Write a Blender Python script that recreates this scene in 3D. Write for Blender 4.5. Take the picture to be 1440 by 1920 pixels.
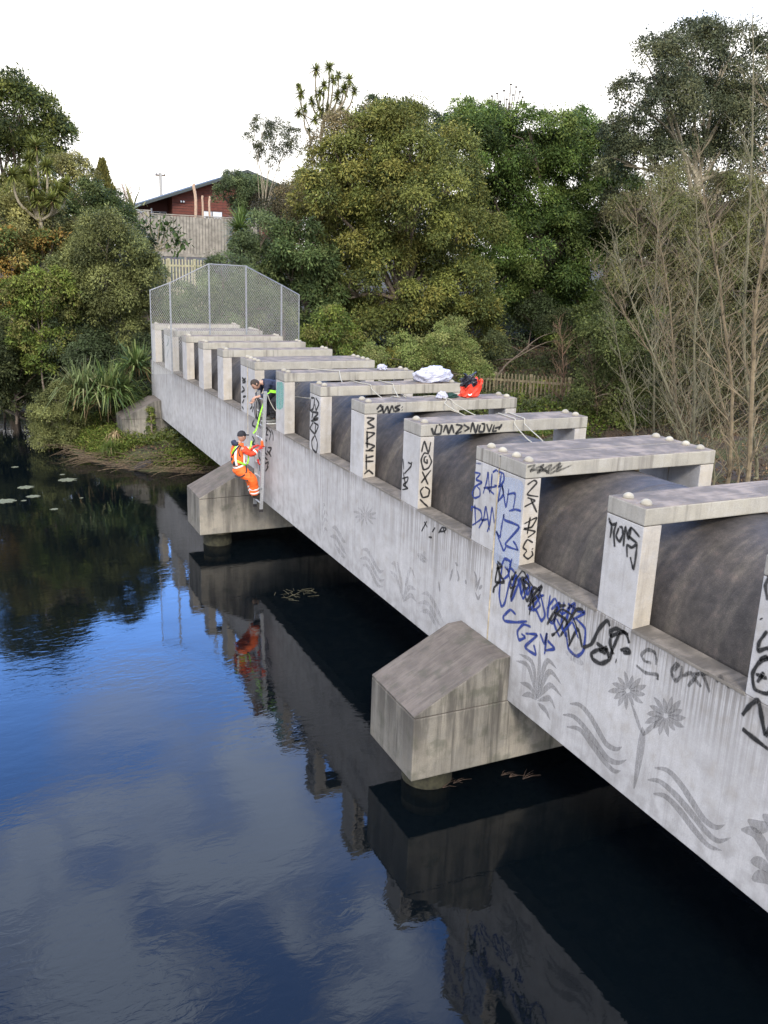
import bpy, bmesh, math, random
import numpy as np
from mathutils import Vector, Matrix
rad = math.radians
S = bpy.context.scene
for o in list(bpy.data.objects): bpy.data.objects.remove(o)

# ---------------------------------------------------------------- camera
cam = bpy.data.cameras.new('camera'); camo = bpy.data.objects.new('camera', cam); S.collection.objects.link(camo)
S.camera = camo
yaw, pit, rol = rad(25.46527), rad(-15.61237), rad(1.98701)
fw = Vector((math.sin(yaw)*math.cos(pit), math.cos(yaw)*math.cos(pit), math.sin(pit)))
rt = Vector((math.cos(yaw), -math.sin(yaw), 0)); up = rt.cross(fw)
r2 = rt*math.cos(rol)+up*math.sin(rol); u2 = -rt*math.sin(rol)+up*math.cos(rol)
M4 = Matrix((r2, u2, -fw)).transposed().to_4x4(); M4.translation = Vector((-5.9466, -0.9923, 2.2248))
camo.matrix_world = M4
cam.sensor_fit = 'VERTICAL'; cam.sensor_height = 24; cam.lens = 24*1655.6/1920
cam.clip_start = .1; cam.clip_end = 2000
S.render.resolution_x = 768; S.render.resolution_y = 1024

# ---------------------------------------------------------------- sky and sun
SUN_AZ, SUN_EL = rad(200), rad(36)
W = bpy.data.worlds.new('World'); S.world = W; W.use_nodes = True
nt = W.node_tree; nt.nodes.clear()
def N(t, k, **kw):
    n = t.nodes.new(k)
    for a, v in kw.items(): setattr(n, a, v)
    return n
def setin(n, **kw):
    for a, v in kw.items():
        n.inputs[a.replace('_', ' ')].default_value = v
sky = N(nt, 'ShaderNodeTexSky', sky_type='NISHITA', sun_disc=False, sun_elevation=SUN_EL, sun_rotation=SUN_AZ)
sky.air_density = 1.0; sky.dust_density = .6; sky.ozone_density = 2.0
tc = N(nt, 'ShaderNodeTexCoord'); sep = N(nt, 'ShaderNodeSeparateXYZ'); nt.links.new(tc.outputs['Generated'], sep.inputs[0])
mp = N(nt, 'ShaderNodeMapping'); mp.inputs['Scale'].default_value = (1, 1, 1.6); mp.inputs['Location'].default_value = (3.1, 1.7, .4)
nt.links.new(tc.outputs['Generated'], mp.inputs[0])
cn = N(nt, 'ShaderNodeTexNoise'); setin(cn, Scale=5.0, Detail=7.0, Roughness=.52, Distortion=.9); nt.links.new(mp.outputs[0], cn.inputs['Vector'])
cr = N(nt, 'ShaderNodeMapRange', interpolation_type='SMOOTHSTEP'); setin(cr, From_Min=.36, From_Max=.60, To_Min=.08, To_Max=1)
nt.links.new(cn.outputs['Fac'], cr.inputs['Value'])
# separate soft clouds in the blue part of the sky: (direction, angular radius)
acc = None
for dr, ar in (((0.136,0.856,0.499),0.061),((0.159,0.815,0.557),0.061),((0.241,0.819,0.521),0.046),((0.238,0.753,0.614),0.066),((0.293,0.711,0.639),0.061),((0.094,0.746,0.659),0.056),((0.167,0.702,0.692),0.052),((0.249,0.683,0.686),0.048),((0.054,0.826,0.561),0.036),((-0.002,0.817,0.577),0.029),((0.277,0.836,0.473),0.026),((0.02,0.76,0.65),0.05),((0.30,0.64,0.71),0.05),((0.06,0.68,0.73),0.06),((0.20,0.78,0.59),0.05),):
    dp = N(nt, 'ShaderNodeVectorMath', operation='DOT_PRODUCT'); dp.inputs[1].default_value = dr; nt.links.new(tc.outputs['Generated'], dp.inputs[0])
    q_ = N(nt, 'ShaderNodeMapRange', interpolation_type='SMOOTHSTEP'); setin(q_, From_Min=math.cos(ar*1.9), From_Max=math.cos(ar*.2), To_Min=0, To_Max=.7); nt.links.new(dp.outputs['Value'], q_.inputs['Value'])
    if acc is None: acc = q_.outputs[0]
    else:
        m_ = N(nt, 'ShaderNodeMath', operation='ADD', use_clamp=True); nt.links.new(acc, m_.inputs[0]); nt.links.new(q_.outputs[0], m_.inputs[1]); acc = m_.outputs[0]
cm = N(nt, 'ShaderNodeMath', operation='MULTIPLY'); nt.links.new(acc, cm.inputs[0]); nt.links.new(cr.outputs[0], cm.inputs[1])
cm2 = N(nt, 'ShaderNodeMath', operation='MULTIPLY_ADD', use_clamp=True); nt.links.new(cm.outputs[0], cm2.inputs[0]); cm2.inputs[1].default_value = .8; cm2.inputs[2].default_value = .02
hz = N(nt, 'ShaderNodeMapRange', interpolation_type='SMOOTHSTEP'); setin(hz, From_Min=.215, From_Max=.33, To_Min=1, To_Max=0)
nt.links.new(sep.outputs['Z'], hz.inputs['Value'])
mx = N(nt, 'ShaderNodeMath', operation='MAXIMUM'); nt.links.new(cm2.outputs[0], mx.inputs[0]); nt.links.new(hz.outputs[0], mx.inputs[1])
# unseen cloud added overhead, behind and left of the camera as fill light
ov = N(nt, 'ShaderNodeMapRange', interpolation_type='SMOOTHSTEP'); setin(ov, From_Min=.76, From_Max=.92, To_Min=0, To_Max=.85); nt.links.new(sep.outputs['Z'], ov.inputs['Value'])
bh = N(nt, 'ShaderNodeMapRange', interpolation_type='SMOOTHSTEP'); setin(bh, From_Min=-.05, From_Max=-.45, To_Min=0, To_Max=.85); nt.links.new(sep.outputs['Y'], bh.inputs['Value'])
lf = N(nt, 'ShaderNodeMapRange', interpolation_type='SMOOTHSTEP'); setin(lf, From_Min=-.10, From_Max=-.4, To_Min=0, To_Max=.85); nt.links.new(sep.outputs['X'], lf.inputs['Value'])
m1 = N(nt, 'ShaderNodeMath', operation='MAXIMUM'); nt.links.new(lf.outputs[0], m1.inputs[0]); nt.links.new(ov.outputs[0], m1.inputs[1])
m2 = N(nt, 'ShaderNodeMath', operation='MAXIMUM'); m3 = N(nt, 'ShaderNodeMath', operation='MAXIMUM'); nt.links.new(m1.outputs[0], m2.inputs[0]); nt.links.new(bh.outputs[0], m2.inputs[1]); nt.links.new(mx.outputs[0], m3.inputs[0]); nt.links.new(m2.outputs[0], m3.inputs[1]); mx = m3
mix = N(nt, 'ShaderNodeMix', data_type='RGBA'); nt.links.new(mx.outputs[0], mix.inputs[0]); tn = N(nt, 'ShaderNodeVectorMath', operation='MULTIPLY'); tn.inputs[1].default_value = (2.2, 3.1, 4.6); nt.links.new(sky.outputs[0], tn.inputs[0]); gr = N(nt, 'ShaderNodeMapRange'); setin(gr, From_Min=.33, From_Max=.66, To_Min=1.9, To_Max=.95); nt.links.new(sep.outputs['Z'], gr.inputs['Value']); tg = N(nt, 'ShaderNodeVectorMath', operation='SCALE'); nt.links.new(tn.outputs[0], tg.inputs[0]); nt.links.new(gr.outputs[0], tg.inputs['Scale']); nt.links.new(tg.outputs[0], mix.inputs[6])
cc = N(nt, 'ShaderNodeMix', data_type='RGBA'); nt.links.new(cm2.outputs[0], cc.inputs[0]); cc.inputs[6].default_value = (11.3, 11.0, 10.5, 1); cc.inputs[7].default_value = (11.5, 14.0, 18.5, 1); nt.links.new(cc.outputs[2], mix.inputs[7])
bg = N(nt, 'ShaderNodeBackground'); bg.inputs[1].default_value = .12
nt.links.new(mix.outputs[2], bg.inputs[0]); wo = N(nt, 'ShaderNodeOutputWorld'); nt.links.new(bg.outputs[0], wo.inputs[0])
sl = bpy.data.lights.new('sun', 'SUN'); sl.energy = 2.4; sl.angle = rad(12); sl.color = (1, .93, .82)
so = bpy.data.objects.new('sun', sl); S.collection.objects.link(so)
sd = Vector((math.sin(SUN_AZ)*math.cos(SUN_EL), math.cos(SUN_AZ)*math.cos(SUN_EL), math.sin(SUN_EL)))
so.rotation_euler = sd.to_track_quat('Z', 'Y').to_euler()
S.view_settings.view_transform = 'Standard'; S.view_settings.look = 'None'; S.view_settings.exposure = .6; S.view_settings.gamma = 1
S.render.engine = 'CYCLES'

# ---------------------------------------------------------------- helpers
def smat(name):
    m = bpy.data.materials.new(name); m.use_nodes = True; t = m.node_tree
    b = t.nodes['Principled BSDF']; return m, t, b
def simple(name, col, rough=.7, metal=0, var=.15, scale=20, bump=0):
    m, t, b = smat(name); b.inputs['Roughness'].default_value = rough; b.inputs['Metallic'].default_value = metal
    g = N(t, 'ShaderNodeNewGeometry'); n = N(t, 'ShaderNodeTexNoise'); setin(n, Scale=scale, Detail=4.0)
    t.links.new(g.outputs['Position'], n.inputs['Vector'])
    mr = N(t, 'ShaderNodeMapRange'); setin(mr, From_Min=.3, From_Max=.7, To_Min=1-var, To_Max=1+var); t.links.new(n.outputs['Fac'], mr.inputs['Value'])
    v = N(t, 'ShaderNodeVectorMath', operation='SCALE'); v.inputs[0].default_value = col; t.links.new(mr.outputs[0], v.inputs['Scale'])
    t.links.new(v.outputs[0], b.inputs['Base Color'])
    if bump:
        bn = N(t, 'ShaderNodeBump'); setin(bn, Strength=bump, Distance=.01); t.links.new(n.outputs['Fac'], bn.inputs['Height']); t.links.new(bn.outputs[0], b.inputs['Normal'])
    return m
class MB:
    def __init__(s): s.v = []; s.f = []; s.n = 0
    def add(s, V, F):
        s.v.extend([tuple(p) for p in V]); s.f.extend([tuple(i+s.n for i in f) for f in F]); s.n += len(V); return s
    def box(s, a, b):
        (x0, y0, z0), (x1, y1, z1) = a, b
        return s.add([(x0,y0,z0),(x1,y0,z0),(x1,y1,z0),(x0,y1,z0),(x0,y0,z1),(x1,y0,z1),(x1,y1,z1),(x0,y1,z1)],
                     [(0,3,2,1),(4,5,6,7),(0,1,5,4),(1,2,6,5),(2,3,7,6),(3,0,4,7)])
    def obox(s, p, q, wx, wy, ref=(0,0,1)):
        p, q = Vector(p), Vector(q); d = (q-p).normalized(); r = Vector(ref)
        if abs(d.dot(r)) > .95: r = Vector((0,1,0))
        a = d.cross(r).normalized()*wx/2; b = d.cross(a).normalized()*wy/2
        V = [p-a-b, p+a-b, p+a+b, p-a+b, q-a-b, q+a-b, q+a+b, q-a+b]
        return s.add(V, [(0,3,2,1),(4,5,6,7),(0,1,5,4),(1,2,6,5),(2,3,7,6),(3,0,4,7)])
    def tube(s, P, R, n=6, cap=True):
        P = [Vector(p) for p in P]
        if not hasattr(R, '__len__'): R = [R]*len(P)
        V = []; F = []; a = None
        for i, p in enumerate(P):
            d = (P[min(i+1, len(P)-1)]-P[max(i-1, 0)])
            if d.length < 1e-9: d = Vector((0,0,1))
            d.normalize()
            if a is None: a = d.cross(Vector((.3,.1,1)) if abs(d.z) < .9 else Vector((1,.2,0))).normalized()
            else:
                a = (a-d*a.dot(d)).normalized()
            b = d.cross(a)
            for k in range(n):
                t = 2*math.pi*k/n; V.append(p+(a*math.cos(t)+b*math.sin(t))*R[i])
        for i in range(len(P)-1):
            for k in range(n):
                k2 = (k+1) % n; F.append((i*n+k, i*n+k2, (i+1)*n+k2, (i+1)*n+k))
        if cap: F.append(tuple(range(n-1, -1, -1))); F.append(tuple((len(P)-1)*n+k for k in range(n)))
        return s.add(V, F)
    def prism(s, poly, y0, y1):            # polygon in x,z pulled along y
        n = len(poly); V = [(x, y0, z) for x, z in poly]+[(x, y1, z) for x, z in poly]
        F = [tuple(range(n)), tuple(range(2*n-1, n-1, -1))]+[((i+1) % n, i, i+n, (i+1) % n+n) for i in range(n)]
        return s.add(V, F)
    def sphere(s, c, r, nu=10, nv=6, zmin=-1, sc=(1,1,1)):
        V = []; F = []; t0 = math.asin(max(-1, zmin))
        for j in range(nv+1):
            t = t0+(math.pi/2-t0)*j/nv
            for k in range(nu):
                p = 2*math.pi*k/nu; V.append((c[0]+r*sc[0]*math.cos(t)*math.cos(p), c[1]+r*sc[1]*math.cos(t)*math.sin(p), c[2]+r*sc[2]*math.sin(t)))
        for j in range(nv):
            for k in range(nu): F.append((j*nu+k, j*nu+(k+1) % nu, (j+1)*nu+(k+1) % nu, (j+1)*nu+k))
        F.append(tuple(range(nu-1, -1, -1)))
        return s.add(V, F)
    def build(s, name, mat, parent=None, bevel=0, smooth=False):
        loc = parent_loc(parent)
        me = bpy.data.meshes.new(name); me.from_pydata([tuple(Vector(p)-loc) for p in s.v], [], s.f)
        if bevel:
            bm = bmesh.new(); bm.from_mesh(me)
            bmesh.ops.recalc_face_normals(bm, faces=bm.faces)
            bmesh.ops.bevel(bm, geom=[e for e in bm.edges if len(e.link_faces) == 2 and e.calc_face_angle(0) > .4], offset=bevel, segments=2, affect='EDGES', profile=.6)
            bm.to_mesh(me); bm.free()
        else:
            bm = bmesh.new(); bm.from_mesh(me); bmesh.ops.recalc_face_normals(bm, faces=bm.faces); bm.to_mesh(me); bm.free()
        if smooth:
            for p in me.polygons: p.use_smooth = True
        me.materials.append(mat)
        return link(name, me, parent)
def parent_loc(p):
    l = Vector((0,0,0))
    while p is not None: l += p.location; p = p.parent
    return l
def link(name, me, parent=None):
    o = bpy.data.objects.new(name, me); S.collection.objects.link(o)
    if parent is not None: o.parent = parent
    return o
def empty(name, loc): o = link(name, None); o.location = loc; o.empty_display_size = .2; return o
def tag(o, label=None, cat=None, group=None, kind=None):
    if label: o['label'] = label
    if cat: o['category'] = cat
    if group: o['group'] = group
    if kind: o['kind'] = kind
    return o
def npmesh(name, V, k, mat, parent=None, col=None, smooth=False):   # V: (n*k,3) every k verts a face
    loc = np.array(parent_loc(parent)); V = np.asarray(V, dtype=np.float32).reshape(-1, 3)-loc.astype(np.float32)
    n = len(V); nf = n//k
    me = bpy.data.meshes.new(name); me.vertices.add(n); me.vertices.foreach_set('co', V.ravel().astype(np.float32))
    me.loops.add(n); me.loops.foreach_set('vertex_index', np.arange(n, dtype=np.int32))
    me.polygons.add(nf); me.polygons.foreach_set('loop_start', np.arange(0, n, k, dtype=np.int32)); me.polygons.foreach_set('loop_total', np.full(nf, k, dtype=np.int32))
    me.update(calc_edges=True)
    if col is not None:
        a = me.color_attributes.new('tint', 'FLOAT_COLOR', 'POINT')
        c = np.ones((n, 4), dtype=np.float32); c[:, :3] = np.repeat(col, k, axis=0) if len(col) == nf else col
        a.data.foreach_set('color', c.ravel())
    me.materials.append(mat)
    return link(name, me, parent)
def crom(pts, n=6):
    P = [Vector(p) for p in pts]
    if len(P) < 3: return P
    P = [P[0]*2-P[1]]+P+[P[-1]*2-P[-2]]; out = []
    for i in range(1, len(P)-2):
        for k in range(n):
            t = k/n; a, b, c, d = P[i-1:i+3]
            out.append(.5*((2*b)+(c-a)*t+(2*a-5*b+4*c-d)*t*t+(3*b-3*c+d-a)*t**3))
    return out+[P[-2]]
def cromt(pts, n=7, k=.3):          # tighter curve for lettering: keeps its corners
    P = [Vector(p) for p in pts]
    if len(P) < 2: return P
    P = [P[0]*2-P[1]]+P+[P[-1]*2-P[-2]]; out = []
    for i in range(1, len(P)-2):
        a, b, c, d = P[i-1:i+3]; m0, m1 = (c-a)*k, (d-b)*k
        for j in range(n):
            t = j/n; out.append(b*(2*t**3-3*t*t+1)+m0*(t**3-2*t*t+t)+c*(-2*t**3+3*t*t)+m1*(t**3-t*t))
    return out+[P[-2]]
rng = np.random.default_rng(7); random.seed(7)
# ---------------------------------------------------------------- concrete
def concrete(name, side, front, top, streak=.5, stain=(.10,.085,.07), mott=.12, sill=None, moss=.0, topmix=.9, rough=.85, smear=.45, fx=False, dark_top=False, tvar=2.3):
    m, t, b = smat(name); L = t.links.new; b.inputs['Roughness'].default_value = rough
    g = N(t, 'ShaderNodeNewGeometry'); ns = N(t, 'ShaderNodeSeparateXYZ'); L(g.outputs['True Normal'], ns.inputs[0])
    ps = N(t, 'ShaderNodeSeparateXYZ'); L(g.outputs['Position'], ps.inputs[0])
    def rng_(src, a, c, lo=0, hi=1, sm=True):
        r = N(t, 'ShaderNodeMapRange', interpolation_type='SMOOTHSTEP' if sm else 'LINEAR'); setin(r, From_Min=a, From_Max=c, To_Min=lo, To_Max=hi); L(src, r.inputs['Value']); return r.outputs[0]
    def mixc(f, a, c):
        x = N(t, 'ShaderNodeMix', data_type='RGBA')
        for s_, v in ((0, f), (6, a), (7, c)):
            if hasattr(v, 'is_linked'): L(v, x.inputs[s_])
            elif s_: x.inputs[s_].default_value = (*v, 1)
            else: x.inputs[0].default_value = v
        return x.outputs[2]
    def mul(a, c):
        x = N(t, 'ShaderNodeMath', operation='MULTIPLY')
        for i, v in enumerate((a, c)):
            if hasattr(v, 'is_linked'): L(v, x.inputs[i])
            else: x.inputs[i].default_value = v
        return x.outputs[0]
    def noise(sc, det=4, map_=None, rough_=.55, off=0):
        mpn = N(t, 'ShaderNodeMapping'); mpn.inputs['Scale'].default_value = map_ or (1,1,1); mpn.inputs['Location'].default_value = (off, off*1.3, off*.7); L(g.outputs['Position'], mpn.inputs[0])
        x = N(t, 'ShaderNodeTexNoise'); setin(x, Scale=sc, Detail=float(det), Roughness=rough_); L(mpn.outputs[0], x.inputs['Vector']); return x.outputs['Fac']
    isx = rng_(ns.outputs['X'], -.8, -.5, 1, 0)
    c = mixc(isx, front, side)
    big = noise(.9, 6, off=3); mid = noise(5, 6, off=9); fine = noise(60, 3)
    c = mixc(rng_(big, .35, .7, 0, mott*3), c, tuple(v*.72 for v in side))
    c = mixc(rng_(mid, .45, .75, 0, mott*2.5), c, tuple(v*.6 for v in front))
    c = mixc(rng_(mid, .5, .28, 0, mott*2), c, tuple(min(1, v*1.25) for v in side))
    blot = noise(2.2, 8, off=41, rough_=.7)
    c = mixc(rng_(blot, .52, .60, 0, .22), c, tuple(v*.62 for v in side)); c = mixc(rng_(blot, .46, .38, 0, .25), c, tuple(min(1, v*1.22) for v in side))
    st = noise(1, 5, (9, 9, .35), .62, 5); st2 = noise(1, 3, (38, 38, .5), .5, 2); patch = noise(.8, 3, off=14)
    f = mul(mul(rng_(st, .47, .72, 0, 1), rng_(patch, .35, .65, .15, 1)), streak)
    c = mixc(f, c, stain)
    if dark_top:                           # broad dark run-off stains, strongest near the top of the block
        dn = rng_(ps.outputs['Z'], -4.0, -3.0, .25, 1); sw = noise(1, 5, (3.2, 3.2, .35), .7, 17)
        c = mixc(mul(mul(rng_(sw, .42, .6, 0, 1), dn), .8), c, stain)
    if sill is not None:                   # dirt washed down the face from the ledge above it
        dz = rng_(ps.outputs['Z'], sill-1.15, sill, 0, 1, True)
        dz2 = rng_(ps.outputs['Z'], sill-.22, sill, 0, 1, True)
        below = rng_(ps.outputs['Z'], sill-.01, sill+.01, 1, 0)
        # only between the columns
        c = mixc(mul(mul(mul(dz, below), rng_(st2, .42, .62, 0, 1)), mul(rng_(patch, .3, .6, .15, 1), .6)), c, stain)
        c = mixc(mul(mul(dz2, below), rng_(st, .3, .6, .1, .55)), c, stain)
        low = rng_(ps.outputs['Z'], -2.3, -3.1, 0, 1)
        c = mixc(mul(low, rng_(mid, .4, .65, .15, .6)), c, tuple(v*.55 for v in side))
    c = mixc(rng_(fine, .3, .75, 0, .25), c, tuple(v*.5 for v in side))
    tn = noise(3.2, 6, off=21); tstreak = noise(1, 5, (3, 24, 3), .6, 8)
    tcol = mixc(rng_(tn, .4, .66, 0, 1), top, tuple(min(1, v*tvar) for v in top))
    tcol = mixc(rng_(tstreak, .5, .7, 0, .55), tcol, tuple(v*.5 for v in top))
    if dark_top: tcol = mixc(rng_(noise(1, 6, (1.2, 16, 1.2), .7, 33), .45, .62, 0, .35), tcol, (.17,.145,.125))
    isz = mul(rng_(ns.outputs['Z'], .3, .6, 0, 1), topmix)
    c = mixc(isz, c, tcol)
    if moss:
        c = mixc(mul(rng_(noise(4, 5, off=31), .5, .68, 0, 1), moss), c, (.045,.05,.03))
    L(c, b.inputs['Base Color'])
    bn = N(t, 'ShaderNodeBump'); setin(bn, Strength=.35, Distance=.012)
    ad = N(t, 'ShaderNodeMath', operation='ADD'); L(mid, ad.inputs[0]); L(fine, ad.inputs[1]); L(ad.outputs[0], bn.inputs['Height']); L(bn.outputs[0], b.inputs['Normal'])
    return m
SILL = -1.289
C_wall = concrete('painted_concrete', (.445,.437,.44), (.45,.395,.315), (.12,.105,.09), streak=.35, sill=SILL, mott=.16)
C_sill = concrete('sill_concrete', (.2,.18,.155), (.2,.18,.155), (.075,.065,.055), streak=.6, mott=.25)
C_beam = concrete('beam_concrete', (.33,.315,.285), (.37,.34,.275), (.108,.085,.066), streak=.85, mott=.18)
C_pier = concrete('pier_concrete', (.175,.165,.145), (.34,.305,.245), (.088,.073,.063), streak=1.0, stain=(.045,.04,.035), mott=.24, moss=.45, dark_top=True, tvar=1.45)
C_dome = concrete('cap_concrete', (.31,.285,.235), (.31,.285,.235), (.28,.26,.21), streak=.2, topmix=.3)
C_pile = concrete('pile_concrete', (.19,.16,.10), (.19,.16,.10), (.19,.16,.10), streak=.9, moss=.8)
def pipe_mat():
    m, t, b = smat('pipe_coating'); L = t.links.new; b.inputs['Roughness'].default_value = .72
    g = N(t, 'ShaderNodeNewGeometry')
    def noise(sc, mp_, det=5, off=0):
        q = N(t, 'ShaderNodeMapping'); q.inputs['Scale'].default_value = mp_; q.inputs['Location'].default_value = (off,off,off); L(g.outputs['Position'], q.inputs[0])
        x = N(t, 'ShaderNodeTexNoise'); setin(x, Scale=sc, Detail=float(det), Roughness=.6); L(q.outputs[0], x.inputs['Vector']); return x.outputs['Fac']
    def ramp(src, stops):
        r = N(t, 'ShaderNodeValToRGB'); L(src, r.inputs[0]); e = r.color_ramp.elements
        while len(e) < len(stops): e.new(.5)
        for i, (p, c) in enumerate(stops): e[i].position = p; e[i].color = (*c, 1)
        return r.outputs[0]
    a = ramp(noise(1, (.55,3.2,.55)), [(.3,(.034,.030,.028)),(.52,(.060,.051,.046)),(.64,(.10,.086,.070)),(.74,(.052,.046,.042))])
    c = ramp(noise(9, (1,1,1), 6, 4), [(.3,(.6,.6,.6)),(.55,(1,1,1)),(.75,(1.6,1.45,1.4))])
    d = ramp(noise(120, (1,1,1), 2, 4), [(.35,(.7,.7,.7)),(.6,(1.05,1.05,1.05)),(.72,(1.9,1.9,1.9))])
    x = N(t, 'ShaderNodeMix', data_type='RGBA', blend_type='MULTIPLY'); x.inputs[0].default_value = 1; L(a, x.inputs[6]); L(c, x.inputs[7])
    y = N(t, 'ShaderNodeMix', data_type='RGBA', blend_type='MULTIPLY'); y.inputs[0].default_value = .8; L(x.outputs[2], y.inputs[6]); L(d, y.inputs[7])
    L(y.outputs[2], b.inputs['Base Color'])
    bn = N(t, 'ShaderNodeBump'); setin(bn, Strength=.3, Distance=.01); L(noise(60, (1,1,1), 3), bn.inputs['Height']); L(bn.outputs[0], b.inputs['Normal'])
    return m
M_pipe = pipe_mat()
def paint_mat(name, col, alpha, soft=True, wear=.5):
    m, t, b = smat(name); L = t.links.new; b.inputs['Base Color'].default_value = (*col, 1); b.inputs['Roughness'].default_value = .6
    g = N(t, 'ShaderNodeNewGeometry'); n = N(t, 'ShaderNodeTexNoise'); setin(n, Scale=35.0, Detail=5.0, Roughness=.7); L(g.outputs['Position'], n.inputs['Vector'])
    q = N(t, 'ShaderNodeMapping'); q.inputs['Scale'].default_value = (30,30,1.2); L(g.outputs['Position'], q.inputs[0])
    n2 = N(t, 'ShaderNodeTexNoise'); setin(n2, Scale=1.0, Detail=3.0); L(q.outputs[0], n2.inputs['Vector'])
    r = N(t, 'ShaderNodeMapRange'); setin(r, From_Min=.36, From_Max=.6, To_Min=1-wear, To_Max=1); L(n.outputs['Fac'], r.inputs['Value'])
    r2_ = N(t, 'ShaderNodeMapRange'); setin(r2_, From_Min=.35, From_Max=.6, To_Min=1-wear, To_Max=1); L(n2.outputs['Fac'], r2_.inputs['Value'])
    u = N(t, 'ShaderNodeMath', operation='MULTIPLY'); L(r.outputs[0], u.inputs[0]); L(r2_.outputs[0], u.inputs[1])
    v = N(t, 'ShaderNodeMath', operation='MULTIPLY'); L(u.outputs[0], v.inputs[0]); v.inputs[1].default_value = alpha
    out = v.outputs[0]
    if soft:
        at = N(t, 'ShaderNodeAttribute', attribute_name='edge'); w = N(t, 'ShaderNodeMath', operation='MULTIPLY'); L(out, w.inputs[0]); L(at.outputs['Fac'], w.inputs[1]); out = w.outputs[0]
    L(out, b.inputs['Alpha'])
    return m
PAINT = dict(blue=paint_mat('blue_spray', (.012,.035,.21), 1, wear=.25), blue_faint=paint_mat('thin_blue_spray', (.02,.05,.2), .7),
    black=paint_mat('black_spray', (.012,.012,.013), 1, wear=.2), blackf=paint_mat('thin_black_spray', (.02,.02,.02), .75, wear=.5),
    teal_faint=paint_mat('thin_teal_spray', (.12,.35,.33), .6), teal=paint_mat('teal_paint', (.09,.42,.36), .8, False, .6), paleblue=paint_mat('pale_blue_paint', (.42,.5,.68), .5, False, .35),
    mural=paint_mat('grey_stencil_paint', (.15,.145,.145), .42, False, .35), mural2=paint_mat('worn_grey_stencil_paint', (.15,.145,.145), .32, False, .75))
def leaf_mat(name, rough=.65, trans=.3):
    m, t, b = smat(name); L = t.links.new
    a = N(t, 'ShaderNodeAttribute', attribute_name='tint'); L(a.outputs['Color'], b.inputs['Base Color']); b.inputs['Roughness'].default_value = rough
    b.inputs['Specular IOR Level'].default_value = .2
    tr = N(t, 'ShaderNodeBsdfTranslucent'); L(a.outputs['Color'], tr.inputs[0]); ms = N(t, 'ShaderNodeMixShader'); ms.inputs[0].default_value = trans
    L(b.outputs[0], ms.inputs[1]); L(tr.outputs[0], ms.inputs[2]); L(ms.outputs[0], t.nodes['Material Output'].inputs[0])
    return m
M_leaf = leaf_mat('leaves'); M_blade = leaf_mat('long_leaves', .45, .2)
M_bark = simple('bark', (.13,.10,.075), .9, var=.4, scale=14, bump=.5)
M_palebark = simple('pale_bark', (.27,.23,.16), .9, var=.35, scale=18, bump=.4)
M_twig = simple('twigs', (.175,.135,.08), .9, var=.3, scale=8)
M_steel = simple('galvanised_steel', (.3,.31,.32), .45, .6, var=.15)
M_wire = simple('galvanised_wire', (.42,.42,.40), .5, .4, var=.1)
M_alu = simple('aluminium', (.6,.6,.6), .38, .75, var=.15, scale=30)
M_wood = simple('weathered_timber', (.27,.245,.205), .9, var=.3, scale=3)
M_picket = simple('pale_picket_timber', (.40,.37,.24), .9, var=.25, scale=6)
M_pickdark = simple('old_picket_timber', (.20,.165,.10), .9, var=.35, scale=6)
M_redwall = simple('red_stained_boards', (.13,.035,.022), .8, var=.2, scale=5)
M_roof = simple('dark_roofing', (.04,.05,.05), .7, var=.2)
M_dark = simple('dark_recess', (.03,.025,.025), .6)
M_glass = simple('window_glass', (.05,.06,.07), .1)
M_white = simple('white_frame', (.7,.7,.72), .5, var=.05)
M_rope = simple('rope', (.36,.34,.28), .8, var=.1)
M_stump = simple('dead_wood', (.42,.29,.2), .9, var=.3)
LEAFK = 1.7
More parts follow.
